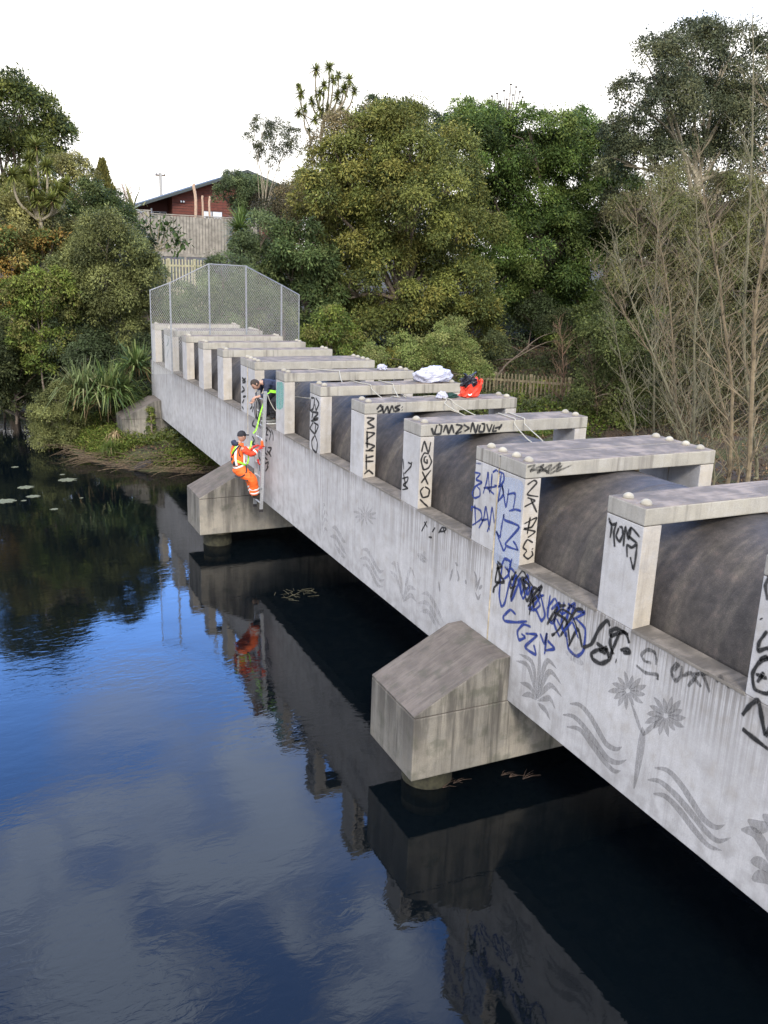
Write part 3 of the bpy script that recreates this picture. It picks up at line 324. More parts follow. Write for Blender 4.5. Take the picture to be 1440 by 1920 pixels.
TREES = [('olive_oak', 'broad olive green tree with yellowish leaves filling the middle behind the bridge', 37, [(12.42, 36.12, 7.02, 1.83), (11.41, 37.82, 6.42, 1.75), (15.3, 37.38, 6.2, 1.68), (9.52, 37.0, 6.22, 1.21), (8.44, 36.71, 4.94, 1.18), (12.56, 35.66, 4.47, 2.77), (11.05, 37.99, 3.3, 2.12), (16.03, 37.36, 3.75, 1.61), (12.85, 37.0, 1.23, 2.61), (15.17, 36.53, 0.81, 2.02), (9.61, 36.3, 0.73, 1.42), (14.84, 37.88, -1.04, 1.94), (11.48, 37.41, -1.24, 1.73), (16.42, 37.0, -0.72, 1.29), (11.77, 36.74, 7.79, 1.11), (12.71, 36.42, -2.15, 1.23), (9.37, 37.52, -1.24, 1.1), (10.62, 37.23, -2.46, 0.98), (15.63, 37.0, -2.51, 1.03)], (13.31, 37.0, -2.73), {'pal': 'oak', 'leaf': 0.15, 'dens': 1.25}), ('thin_crown', 'brownish thin crowned tree leaning over the olive tree on its left side', 39, [(10.09, 38.48, 7.61, 1.13), (11.83, 39.47, 8.08, 1.04), (9.4, 39.26, 6.04, 1.14), (8.29, 39.0, 4.82, 1.0), (8.98, 38.74, 3.46, 1.12), (10.61, 38.36, 5.61, 1.38)], (9.92, 39.0, 0.61), {'pal': 'brownish', 'leaf': 0.11, 'dens': 0.55}), ('bluish_top', 'tree with small dark bluish leaf clusters showing above the olive tree', 42, [(13.04, 41.65, 9.27, 0.83), (14.86, 42.41, 9.28, 1.0), (16.27, 42.19, 9.01, 0.92), (17.44, 42.0, 8.46, 0.72), (15.14, 41.65, 7.86, 1.68)], (15.27, 42.0, 2.18), {'pal': 'dark', 'leaf': 0.15, 'dens': 0.8}), ('bright_camphor', 'dense bright green tree to the right of the olive tree', 40, [(20.83, 39.24, 8.22, 1.85), (20.23, 40.7, 7.66, 1.74), (23.59, 40.32, 8.15, 1.65), (18.13, 40.0, 8.69, 1.41), (17.42, 39.71, 7.62, 1.38), (24.73, 39.48, 7.64, 1.35), (22.3, 41.05, 5.71, 2.68), (19.25, 40.35, 4.98, 1.7), (25.07, 40.0, 5.28, 2.26), (26.53, 39.77, 6.44, 1.23), (21.46, 38.95, 2.95, 2.55), (26.1, 40.93, 2.52, 2.47), (20.05, 40.32, 2.89, 1.57), (24.21, 40.0, 0.21, 2.24), (26.86, 39.65, 3.13, 1.84), (27.01, 39.42, 0.56, 1.53), (21.78, 40.58, 0.44, 1.46), (23.45, 40.17, -1.54, 0.89), (22.05, 40.0, 0.75, 1.75), (25.94, 39.71, -0.92, 1.52), (19.32, 39.48, 1.27, 1.26), (29.22, 40.47, -0.98, 1.28)], (23.14, 40.0, -3.28), {'pal': 'camphor', 'leaf': 0.16, 'dens': 1.35}), ('crest', 'dark green tree with ragged top behind the bright green tree', 45, [(19.82, 44.67, 10.01, 0.87), (21.29, 45.41, 9.82, 1.11), (19.47, 45.17, 9.36, 0.93), (22.08, 45.0, 9.98, 0.96), (29.39, 44.74, 9.28, 1.53), (27.69, 44.65, 10.01, 1.01)], (21.48, 45.0, 3.8), {'pal': 'camphor', 'leaf': 0.16, 'dens': 0.9}), ('right_giant', 'tall grey green tree with gaps of sky at the top right', 33, [(22.33, 32.42, 10.83, 1.31), (25.15, 33.64, 11.79, 1.53), (26.9, 33.38, 11.49, 1.84), (28.92, 33.0, 11.2, 1.89), (21.93, 32.74, 9.33, 1.17), (23.12, 32.3, 8.95, 1.57), (26.59, 33.7, 9.45, 1.69), (29.07, 33.41, 9.17, 2.03), (21.74, 33.0, 8.03, 0.98), (21.4, 32.77, 6.87, 1.02), (22.66, 32.48, 6.94, 1.17), (25.89, 33.58, 7.03, 1.38), (28.04, 33.35, 6.92, 1.71), (30.16, 33.0, 6.8, 1.75), (20.69, 32.87, 8.36, 0.56), (30.54, 32.18, 9.16, 2.04)], (27.96, 33.0, -0.4), {'pal': 'grey', 'leaf': 0.14, 'dens': 0.8}), ('right_giant_low', 'olive leafed scrubby tree in front of the tall grey green tree', 27, [(17.93, 26.3, 4.05, 1.28), (21.77, 27.76, 3.86, 1.52), (24.13, 27.41, 3.53, 1.7), (17.99, 27.0, 2.5, 1.08), (20.16, 26.59, 1.75, 1.56), (22.59, 26.12, 1.4, 1.73), (17.54, 27.41, 4.45, 0.76), (19.36, 27.23, 5.32, 0.89), (21.66, 27.0, 5.05, 1.04), (24.04, 26.65, 4.35, 1.44)], (22.18, 27.0, -2.81), {'pal': 'olivebrown', 'leaf': 0.09, 'dens': 0.6}), ('right_shrub', 'dark glossy shrub at the foot of the bare saplings', 24, [(14.14, 23.42, -0.2, 0.93), (14.51, 24.52, -1.63, 0.87), (15.79, 24.26, -2.01, 0.89), (15.89, 24.0, -0.83, 0.78), (14.77, 23.77, -2.86, 0.77), (13.25, 23.71, -2.23, 0.46), (16.82, 24.41, 0.26, 0.7)], (15.07, 24.0, -3.7), {'pal': 'gloss', 'leaf': 0.11, 'dens': 0.9}), ('right_shrub2', 'low dark bush behind the bare trunks on the right edge', 22, [(15.26, 21.3, -0.18, 1.08), (18.64, 22.7, -0.73, 1.2), (20.01, 22.35, -0.33, 1.23), (16.7, 22.0, -2.08, 1.14), (18.88, 21.62, -2.48, 1.29), (15.12, 21.53, -2.32, 0.73), (20.86, 22.58, -1.92, 1.05)], (18.36, 22.0, -4.46), {'pal': 'olivedark', 'leaf': 0.09, 'dens': 0.5}), ('dark_laurel', 'dark green glossy tree right above the mesh guard', 36, [(7.05, 35.48, 2.69, 1.02), (6.94, 36.52, 1.58, 1.05), (8.05, 36.23, 2.06, 0.93), (7.49, 36.0, 0.49, 1.04), (8.16, 35.8, -0.17, 0.81), (6.65, 35.65, -0.17, 0.68), (8.63, 36.41, 1.17, 0.82)], (7.51, 36.0, -1.1), {'pal': 'laurel', 'leaf': 0.17, 'dens': 1.2}), ('low_bright', 'low bright green shrub at the right end of the far beams', 31, [(6.39, 30.59, -0.22, 0.7), (7.4, 31.44, -0.7, 0.78), (6.19, 31.18, -0.87, 0.61), (7.67, 31.0, -1.07, 0.61), (6.81, 30.85, 0.15, 0.5)], (6.79, 31.0, -1.67), {'pal': 'bright', 'leaf': 0.12, 'dens': 1.1}), ('low_pale', 'pale olive shrub behind the white plastic bag', 28, [(9.8, 27.59, -0.56, 0.67), (11.19, 28.41, -1.05, 0.7), (9.48, 28.2, -1.0, 0.68), (8.5, 28.0, -0.88, 0.61), (7.15, 27.84, -0.94, 0.52), (11.26, 27.65, -1.76, 0.59), (10.6, 28.29, -0.04, 0.49)], (10.1, 28.0, -1.98), {'pal': 'paleolive', 'leaf': 0.08, 'dens': 0.8}), ('brown_tree', 'dark brownish tree behind the dark laurel', 46, [(10.21, 45.65, 5.09, 0.87), (9.43, 46.4, 4.4, 0.99), (11.0, 46.19, 4.61, 0.94), (9.89, 46.0, 3.61, 1.16)], (9.89, 46.0, 1.96), {'pal': 'brown', 'leaf': 0.1, 'dens': 1.0}), ('left_scrub', 'grey green shrub above the mesh guard', 38, [(6.09, 37.59, 3.32, 0.83), (6.84, 38.44, 2.22, 0.92), (6.03, 38.2, 1.97, 0.84), (6.45, 38.0, 1.07, 0.91), (5.32, 37.85, 2.62, 0.59), (5.61, 37.65, 0.61, 0.71)], (6.2, 38.0, -0.33), {'pal': 'greyleaf', 'leaf': 0.11, 'dens': 1.0}), ('behind_mesh', 'leafy shrub seen through the mesh guard', 34, [(3.32, 33.53, 1.57, 0.84), (2.91, 34.47, 0.72, 0.86), (4.15, 34.26, 0.54, 0.97), (5.18, 34.0, 0.35, 0.75), (1.9, 33.8, 0.13, 0.73), (3.28, 33.48, -0.04, 0.94), (1.82, 34.26, 0.91, 0.47)], (3.62, 34.0, -0.91), {'pal': 'greyleaf', 'leaf': 0.1, 'dens': 0.8}), ('before_fence', 'round grey green bush standing in front of the house', 56, [(10.03, 55.7, 6.53, 0.9), (11.07, 56.33, 6.51, 0.98), (11.96, 56.15, 6.17, 0.91), (9.43, 56.0, 6.01, 0.62), (10.57, 55.84, 5.76, 0.97), (12.98, 55.72, 5.83, 0.84), (12.46, 56.3, 5.57, 0.92), (11.36, 56.15, 5.43, 0.91)], (10.96, 56.0, 4.93), {'pal': 'greyleaf', 'leaf': 0.14, 'dens': 1.1}), ('sparse_blue', 'slender sparse tree with airy leaf clusters beside the house roof', 50, [(9.92, 49.81, 9.44, 0.5), (10.99, 50.26, 9.16, 0.7), (11.74, 50.12, 8.79, 0.64), (10.29, 50.0, 8.52, 0.57), (9.64, 49.92, 7.91, 0.44), (11.15, 49.79, 8.02, 0.57), (12.06, 50.14, 9.1, 0.38), (9.38, 50.06, 8.73, 0.31), (10.6, 50.0, 7.43, 0.38), (9.5, 49.95, 9.28, 0.28)], (9.18, 50.0, 4.79), {'pal': 'grey', 'leaf': 0.11, 'dens': 0.5}), ('far_left_giant', 'tall dark rounded tree at the left edge of the picture', 47, [(-3.18, 46.24, 7.97, 1.81), (-1.93, 47.58, 8.0, 1.44), (-4.0, 47.35, 8.48, 1.71), (-3.74, 47.0, 6.14, 1.69), (-2.33, 46.74, 6.46, 1.27), (-1.33, 46.63, 7.36, 0.9), (-4.39, 47.7, 6.39, 1.72), (-1.0, 47.1, 8.03, 0.51), (-1.62, 47.0, 6.06, 1.13), (-3.18, 46.71, 4.5, 1.4), (-4.85, 46.3, 3.92, 1.66)], (-4.21, 47.0, 0.03), {'pal': 'oakgreen', 'leaf': 0.17, 'dens': 1.0}), ('left_brownish', 'thin pale branched tree right of the left cabbage tree', 45, [(-1.15, 44.65, 5.69, 0.81), (-0.59, 45.21, 6.23, 0.49), (-0.41, 45.13, 5.3, 0.6), (-0.04, 45.0, 5.79, 0.44), (-1.42, 44.84, 4.75, 0.76), (-0.75, 44.71, 4.31, 0.67)], (-1.03, 45.0, 3.11), {'pal': 'yellowgrey', 'leaf': 0.12, 'dens': 0.7}), ('left_darkgreen', 'dark green rounded bush under the timber fence end', 42, [(-0.65, 41.63, 4.42, 0.81), (0.11, 42.37, 4.04, 0.82), (0.66, 42.16, 4.06, 0.72), (-1.1, 42.0, 3.52, 0.89), (-0.46, 41.8, 3.32, 0.88), (0.44, 41.65, 3.36, 0.76), (-1.75, 42.35, 3.27, 0.77), (1.21, 42.14, 3.4, 0.61)], (-0.26, 42.0, 2.19), {'pal': 'laurel', 'leaf': 0.12, 'dens': 1.2}), ('left_bigbush', 'large grey green bushy tree behind the flax', 36, [(-0.72, 35.42, 2.6, 1.08), (-1.19, 36.58, 1.98, 1.11), (0.19, 36.23, 2.23, 0.88), (-0.72, 36.0, 1.0, 1.31), (-1.97, 35.74, 0.58, 0.97), (0.21, 35.48, 0.83, 0.98), (-1.33, 36.58, -0.49, 1.11), (-0.14, 36.26, -0.67, 1.0), (0.58, 36.0, -0.02, 0.66), (-2.29, 35.8, 1.56, 0.76), (0.69, 35.67, 1.65, 0.61)], (-0.88, 36.0, -2.33), {'pal': 'willow', 'leaf': 0.11, 'dens': 1.1}), ('left_orange', 'bush with orange tinged leaves on the left edge', 38, [(-4.06, 37.47, 1.88, 1.02), (-3.01, 38.41, 2.11, 0.81), (-4.31, 38.26, 0.64, 1.04), (-5.05, 38.0, 1.24, 1.14), (-3.81, 37.8, -0.16, 0.8), (-2.46, 37.65, 2.34, 0.68)], (-4.33, 38.0, -2.08), {'pal': 'orange', 'leaf': 0.13, 'dens': 1.0}), ('left_bright', 'bright yellow green leafy bush on the left bank', 35, [(-3.21, 34.59, 0.62, 0.73), (-2.62, 35.37, -0.0, 0.69), (-3.42, 35.2, -0.39, 0.75), (-3.97, 35.0, -0.18, 0.53), (-3.11, 34.84, -0.95, 0.59), (-2.44, 34.71, 0.82, 0.53), (-3.82, 35.35, -1.0, 0.64), (-3.32, 35.17, -1.78, 0.64), (-4.1, 35.0, 0.58, 0.59), (-2.58, 34.88, 1.38, 0.42), (-3.53, 34.74, 1.17, 0.46), (-2.49, 35.26, -0.79, 0.47)], (-3.36, 35.0, -2.17), {'pal': 'bright', 'leaf': 0.13, 'dens': 1.1}), ('left_dark', 'dark bush overhanging the water at the left edge', 37, [(-4.38, 36.47, -1.71, 0.99), (-3.58, 37.47, -2.25, 0.91), (-4.27, 37.17, -3.37, 0.68), (-5.45, 37.0, -3.41, 0.9), (-3.38, 36.85, -3.13, 0.56), (-5.19, 36.48, -2.31, 0.99), (-4.62, 37.41, -2.86, 0.79), (-4.88, 37.23, -1.16, 0.9), (-3.01, 37.0, -2.2, 0.56), (-3.56, 36.84, -1.34, 0.62)], (-4.46, 37.0, -3.12), {'pal': 'darkolive', 'leaf': 0.13, 'dens': 1.2}), ('left_fill', 'dark leafy scrub filling the slope behind the left bushes', 44, [(-3.24, 43.53, 3.0, 1.05), (-2.02, 44.41, 3.3, 0.93), (-4.09, 44.23, 2.97, 1.06), (-1.65, 44.0, 2.37, 1.06), (-2.84, 43.77, 2.09, 1.05), (-0.76, 43.53, 2.4, 1.05), (2.03, 44.35, 2.25, 0.81), (-5.01, 44.29, 2.47, 1.33)], (-3.02, 44.0, -0.78), {'pal': 'dark', 'leaf': 0.15, 'dens': 1.1}), ('bank_shrub', 'fine leafed green shrub standing on the left bank by the water', 31.5, [(-3.2, 31.13, -2.8, 0.61), (-3.36, 31.85, -3.66, 0.59), (-2.83, 31.69, -3.47, 0.62), (-3.6, 31.5, -4.16, 0.49), (-3.0, 31.35, -4.26, 0.49), (-2.65, 31.27, -2.65, 0.38), (-3.78, 31.71, -3.24, 0.35), (-2.49, 31.59, -3.66, 0.31)], (-3.27, 31.5, -4.56), {'pal': 'willow', 'leaf': 0.07, 'dens': 1.3}), ('bank_back', 'low dark green bush behind the flax blades', 34, [(-2.14, 33.65, -1.63, 0.62), (-1.32, 34.41, -2.54, 0.74), (-1.98, 34.17, -3.31, 0.63), (-1.22, 34.0, -3.31, 0.63), (-0.63, 33.85, -3.1, 0.52), (-0.21, 33.67, -1.86, 0.58), (0.53, 34.28, -1.12, 0.51)], (-1.64, 34.0, -3.91), {'pal': 'dark', 'leaf': 0.11, 'dens': 1.0}), ('ivy', 'small climbing ivy against the abutment', 29.4, [(-0.38, 29.4, -3.0, 0.09), (-0.41, 29.4, -3.22, 0.11), (-0.38, 29.4, -3.44, 0.11), (-0.41, 29.4, -2.81, 0.07)], (-0.41, 29.4, -3.59), {'pal': 'bright', 'leaf': 0.07, 'dens': 1.6, 'dj': 0}), ('slope_fill', 'dark evergreen shrubs in the hollow under the bright green tree', 38, [(18.32, 37.53, -1.28, 1.07), (23.34, 38.41, -2.52, 1.01), (20.95, 38.23, -0.26, 1.12)], (19.76, 38.0, -3.53), {'pal': 'dark', 'leaf': 0.14, 'dens': 0.6}), ('filler_mid', 'tall dark evergreen standing behind the gap in the crowns', 47, [(12.81, 46.42, 3.18, 1.49), (12.65, 47.58, 1.44, 1.52), (14.09, 47.29, 4.95, 1.53), (11.17, 47.0, 0.84, 1.19), (16.12, 46.65, 4.46, 1.85), (18.65, 46.3, 4.58, 1.88), (18.08, 47.7, 2.18, 1.91), (21.35, 47.29, 4.13, 1.63)], (12.81, 47.0, -2.1), {'pal': 'dark', 'leaf': 0.16, 'dens': 1.0}), ('filler_right', 'dark evergreen behind the bare saplings', 36, [(24.23, 35.42, 4.58, 1.39), (28.05, 36.82, 3.46, 2.09), (31.2, 36.47, 2.74, 2.47), (34.36, 36.0, 2.27, 2.56), (25.61, 35.65, 1.01, 1.7), (28.28, 35.18, -0.57, 2.05), (34.01, 36.93, -1.3, 2.59), (36.3, 36.35, -1.26, 1.99), (25.58, 36.0, -1.73, 1.43)], (30.49, 36.0, -4.71), {'pal': 'olivedark', 'leaf': 0.14, 'dens': 0.75}), ('left_under', 'dark shrub between the bright bush and the flax on the left bank', 35.5, [(-2.73, 35.09, -1.38, 0.75), (-2.32, 35.85, -2.29, 0.66), (-1.86, 35.73, -1.04, 0.87), (-1.31, 35.5, -1.43, 0.76), (-2.85, 35.33, -0.6, 0.64), (-0.67, 35.17, -1.82, 0.6)], (-2.43, 35.5, -3.5), {'pal': 'dark', 'leaf': 0.12, 'dens': 0.9}), ('left_yellow', 'yellowish shrub above the bright green bush on the left', 39.5, [(-3.09, 39.03, 3.14, 0.94), (-3.6, 39.97, 3.76, 0.96), (-2.21, 39.67, 3.41, 0.72), (-4.27, 39.5, 3.1, 1.07), (-1.44, 39.33, 2.8, 0.71)], (-3.19, 39.5, 1.25), {'pal': 'yellowgrey', 'leaf': 0.12, 'dens': 0.8}), ('slope_ever', 'dark evergreen shrub behind the right end of the brown picket fence', 30, [(18.43, 29.42, -0.12, 1.14), (20.34, 30.52, 0.94, 1.08), (18.32, 30.2, -1.09, 0.81), (21.3, 30.0, -0.63, 1.33), (20.37, 29.74, -1.99, 1.07)], (19.77, 30.0, -2.47), {'pal': 'gloss', 'leaf': 0.13, 'dens': 0.8}), ('slope_ever2', 'dark tangled shrub filling the slope behind the bare saplings', 27, [(19.84, 26.18, 1.36, 1.54), (24.13, 27.88, 1.35, 1.83), (25.99, 27.41, 0.49, 1.75), (20.18, 27.0, -1.22, 1.35), (22.17, 26.59, -1.64, 1.62), (24.64, 26.18, -2.54, 1.69), (22.47, 27.7, -4.09, 1.44), (25.46, 27.35, -5.13, 1.51)], (23.12, 27.0, -4.7), {'pal': 'olivedark', 'leaf': 0.12, 'dens': 0.7}), ('slope_olive', 'dark evergreen shrub below the hollow beside the picket fence', 33, [(14.99, 32.65, -1.07, 0.7), (14.93, 33.35, -2.08, 0.71), (20.28, 33.2, -0.91, 0.89), (18.87, 33.0, -0.4, 0.74)], (15.35, 33.0, -3.0), {'pal': 'darkolive', 'leaf': 0.1, 'dens': 0.7}), ('backdrop', 'dark distant tree filling the gap low behind the bright green tree', 54, [(26.43, 53.3, 4.09, 2.22), (30.86, 54.7, 3.55, 2.35), (34.28, 54.35, 4.05, 2.41), (38.3, 54.0, 4.59, 2.48), (41.63, 53.71, 4.34, 2.12)], (33.95, 54.0, 0.28), {'pal': 'dark', 'leaf': 0.22, 'dens': 0.8}), ('backdrop2', 'dark distant tree low behind the tall grey green tree', 50, [(39.06, 49.3, 5.28, 2.37), (44.4, 50.7, 5.18, 2.54), (48.2, 50.35, 5.72, 2.63), (51.02, 50.0, 6.23, 2.69), (42.24, 49.65, 2.86, 2.46), (46.95, 49.18, 3.01, 2.99)], (45.56, 50.0, 0.65), {'pal': 'olivedark', 'leaf': 0.2, 'dens': 0.9}), ('house_side', 'dark shrubby tree hiding the right part of the red house', 55, [(12.47, 54.7, 5.5, 0.89), (13.79, 55.28, 5.92, 0.84), (11.57, 55.14, 5.25, 0.83), (14.62, 55.0, 6.15, 0.91), (13.04, 54.84, 5.16, 0.97)], (12.92, 55.0, 4.19), {'pal': 'brown', 'leaf': 0.14, 'dens': 1.1}), ('left_water', 'dark green bush leaning over the water at the far left bank', 38.5, [(-4.99, 38.09, -2.94, 0.81), (-4.18, 38.83, -3.39, 0.66), (-5.54, 38.76, -2.58, 1.06), (-3.56, 38.5, -3.03, 0.58), (-4.64, 38.3, -2.32, 0.81)], (-4.82, 38.5, -3.54), {'pal': 'darkolive', 'leaf': 0.12, 'dens': 1.2}), ('picket_bush', 'olive bush beside the left end of the pale picket fence', 44, [(2.52, 43.74, 1.28, 0.59), (2.2, 44.26, 1.76, 0.59), (2.94, 44.12, 0.27, 0.54), (2.29, 44.0, 0.64, 0.64), (3.13, 43.9, -0.49, 0.48)], (2.36, 44.0, -0.75), {'pal': 'greyleaf', 'leaf': 0.11, 'dens': 1.1}), ('outer_left', 'broad dark tree farther along the left bank outside the picture edge', 44, [(-7.51, 43.18, 4.73, 1.82), (-6.94, 44.82, 2.63, 1.88), (-8.8, 44.47, 2.55, 2.13), (-7.79, 44.0, 0.11, 2.11), (-9.49, 43.53, -0.79, 2.1), (-6.84, 43.3, -1.22, 1.56), (-8.54, 44.7, -3.0, 1.62)], (-8.32, 44.0, -3.16), {'pal': 'oakgreen', 'leaf': 0.2, 'dens': 0.8}), ('outer_left2', 'second dark tree farther along the left bank outside the picture edge', 46, [(-11.12, 45.07, 3.54, 2.17), (-10.82, 46.93, 0.87, 2.26), (-12.86, 46.47, 0.38, 2.25), (-11.9, 46.0, -2.14, 2.23), (-13.72, 45.59, -2.78, 1.95)], (-12.24, 46.0, -3.32), {'pal': 'dark', 'leaf': 0.22, 'dens': 0.8})]
# ---------------------------------------------------------------- ground and water
WL = -4.4
SH = [(-120,46),(-30,46),(-9,45.5),(-4.9,44.4),(-3.9,40.5),(-3.55,36),(-3.1,32),(-2.8,30.2),(-2.4,28.9),(-1.3,27.3),(.57,26.3),(2.5,26.4),(5,24.5),(6.3,20),(6.9,13),(8,5),(9.5,-6),(14,-20),(30,-60),(60,-90)]
def shore_d(X, Y):
    d = np.full(X.shape, 1e9); pts = SH
    for (x0,y0),(x1,y1) in zip(pts[:-1], pts[1:]):
        dx, dy = x1-x0, y1-y0; t = np.clip(((X-x0)*dx+(Y-y0)*dy)/(dx*dx+dy*dy), 0, 1)
        d = np.minimum(d, np.hypot(X-x0-t*dx, Y-y0-t*dy))
    poly = pts+[(200,-90),(200,300),(-120,300)]; inside = np.zeros(X.shape, bool); n = len(poly)
    for i in range(n):
        x0,y0 = poly[i]; x1,y1 = poly[(i+1) % n]
        c = ((y0 > Y) != (y1 > Y)) & (X < (x1-x0)*(Y-y0)/((y1-y0) if y1 != y0 else 1e-9)+x0)
        inside ^= c
    return np.where(inside, d, -d)
def hgt(X, Y):
    X = np.asarray(X, float); Y = np.asarray(Y, float); d = shore_d(X, Y)
    n = .16*np.sin(X*1.7+Y*.6)+.13*np.sin(Y*2.3-X*1.1)+.07*np.sin(X*5.1+1)*np.sin(Y*4.3)
    ds = [-6,-2,-.3,0,.5,2,8,17,36,100,300]; zl = np.interp(d, ds, [-1.6,-1.1,-.35,-.03,.38,.85,1.6,5.2,7.1,9,9]); zr = np.interp(d, ds, [-1.6,-1.1,-.35,-.03,.38,.85,1.25,1.9,4.6,8,9])
    b = np.clip((X-5)/6, 0, 1); z = WL+zl*(1-b)+zr*b
    return z+n*np.clip(np.abs(d)/1.5, .1, 1)
def ground():
    def ax(a, b, c0, c1, fine, coarse):
        return np.concatenate([np.arange(a, c0, coarse), np.arange(c0, c1, fine), np.arange(c1, b+.01, coarse)])
    xs = ax(-400, 400, -12, 26, .3, 4); ys = ax(-100, 500, -4, 56, .3, 4)
    X, Y = np.meshgrid(xs, ys); Z = hgt(X, Y); nx, ny = len(xs), len(ys)
    V = np.stack([X, Y, Z], -1).reshape(-1, 3)
    me = bpy.data.meshes.new('ground'); me.vertices.add(len(V)); me.vertices.foreach_set('co', V.ravel().astype(np.float32))
    i = np.arange(nx*ny).reshape(ny, nx); q = np.stack([i[:-1,:-1], i[:-1,1:], i[1:,1:], i[1:,:-1]], -1).reshape(-1, 4)
    me.loops.add(q.size); me.loops.foreach_set('vertex_index', q.ravel().astype(np.int32)); me.polygons.add(len(q))
    me.polygons.foreach_set('loop_start', np.arange(0, q.size, 4, dtype=np.int32)); me.polygons.foreach_set('loop_total', np.full(len(q), 4, dtype=np.int32)); me.update(calc_edges=True)
    m, t, b = smat('soil_and_leaf_litter'); L = t.links.new; b.inputs['Roughness'].default_value = .95
    g = N(t, 'ShaderNodeNewGeometry')
    def nz(s, d=5):
        x = N(t, 'ShaderNodeTexNoise'); setin(x, Scale=s, Detail=float(d), Roughness=.65); L(g.outputs['Position'], x.inputs['Vector']); return x.outputs['Fac']
    r = N(t, 'ShaderNodeValToRGB'); L(nz(6), r.inputs[0]); e = r.color_ramp.elements; e[0].position = .3; e[0].color = (.022,.016,.010,1); e[1].position = .7; e[1].color = (.075,.05,.03,1)
    r2 = N(t, 'ShaderNodeMapRange'); setin(r2, From_Min=.48, From_Max=.6, To_Min=0, To_Max=.8); L(nz(.7), r2.inputs['Value'])
    x = N(t, 'ShaderNodeMix', data_type='RGBA'); L(r2.outputs[0], x.inputs[0]); L(r.outputs[0], x.inputs[6]); x.inputs[7].default_value = (.04,.055,.015,1)
    L(x.outputs[2], b.inputs['Base Color']); bn = N(t, 'ShaderNodeBump'); setin(bn, Strength=.8, Distance=.06); L(nz(14), bn.inputs['Height']); L(bn.outputs[0], b.inputs['Normal'])
    me.materials.append(m); tag(link('ground', me), kind='structure')
ground()
def water():
    m, t, b = smat('dark_water'); L = t.links.new
    b.inputs['Base Color'].default_value = (.0015,.003,.0045,1); b.inputs['Roughness'].default_value = .025; b.inputs['IOR'].default_value = WIOR
    g = N(t, 'ShaderNodeNewGeometry')
    q = N(t, 'ShaderNodeMapping'); q.inputs['Rotation'].default_value = (0,0,rad(-25)); q.inputs['Scale'].default_value = (.75,1.5,1); L(g.outputs['Position'], q.inputs[0])
    def nz(s, d, dist=.3):
        x = N(t, 'ShaderNodeTexNoise'); setin(x, Scale=s, Detail=float(d), Roughness=.5, Distortion=dist); L(q.outputs[0], x.inputs['Vector']); return x.outputs['Fac']
    n1 = N(t, 'ShaderNodeBump'); setin(n1, Strength=1.0, Distance=.0035); L(nz(1.1, 2), n1.inputs['Height'])
    pm = N(t, 'ShaderNodeMapRange', interpolation_type='SMOOTHSTEP'); setin(pm, From_Min=.42, From_Max=.62, To_Min=.0008, To_Max=.003); L(nz(.22, 2), pm.inputs['Value'])
    n2 = N(t, 'ShaderNodeBump'); setin(n2, Strength=1.0); L(pm.outputs[0], n2.inputs['Distance']); L(nz(6.5, 3, .6), n2.inputs['Height']); L(n1.outputs[0], n2.inputs['Normal'])
    L(n2.outputs[0], b.inputs['Normal'])
    MB().add([(-300,-100,WL),(120,-100,WL),(120,60,WL),(-300,60,WL)], [(0,1,2,3)]).build('water', m)
    tag(bpy.data.objects['water'], kind='structure')
WIOR = 1.45
water()

# ---------------------------------------------------------------- pipe bridge
BR = empty('pipe_bridge', (1.5, 14, -4.4))
tag(BR, 'long concrete pipe bridge with graffiti covered walls carrying a fat dark pipe over the water', 'bridge')
DOUB = [-3.42, 7.587, 18.609]; SING = [-.68, 1.37, 3.43, 5.49, 10.328, 12.378, 14.42, 16.51, 21.37, 23.46, 25.51]
BD, HB, CW = .572, .182, .228
FR = [(y, 1) for y in SING]+[(y, 2) for y in DOUB]+[(27.6, 2), (30.3, 1)]
JO = [-2.83, 8.180, 19.20, 31.25]
for a, b in zip(JO[:-1], JO[1:]):
    ya, yb = a+.008, b-.008
    for x0 in (0, 3-CW):
        MB().box((x0, ya, -3.12), (x0+CW, yb, SILL)).build('wall', C_wall, BR, bevel=.012)
    MB().box((CW+.002, ya, -3.1), (3-CW-.002, yb, -2.9)).build('floor_slab', C_pier, BR)
for j in JO[1:3]:
    MB().box((-.006, j-.0075, -3.1), (.03, j+.0075, -.19)).build('joint_strip', simple('joint_sealant', (.4,.34,.24), .8, var=.5, scale=9), BR)
def frame(y, n):
    for k in range(n):
        y0 = y+k*(BD+.016); y1 = y0+BD
        for x0 in (0, 3-CW):
            MB().box((x0, y0, SILL), (x0+CW, y1, -HB-.006)).build('column', C_wall, BR, bevel=.01)
        bm_ = MB().box((-.004, y0-.003, -HB), (3.004, y1+.003, 0)).build('beam', C_beam, BR, bevel=.014)
        for x in (.13, 2.87):
            for yy in (y0+.15, y1-.15):
                MB().sphere((x, yy, -.004), .062, 14, 6, 0, (1,1,.95)).build('round_cap', C_dome, bm_, smooth=True)
for y, n in FR: frame(y, n)
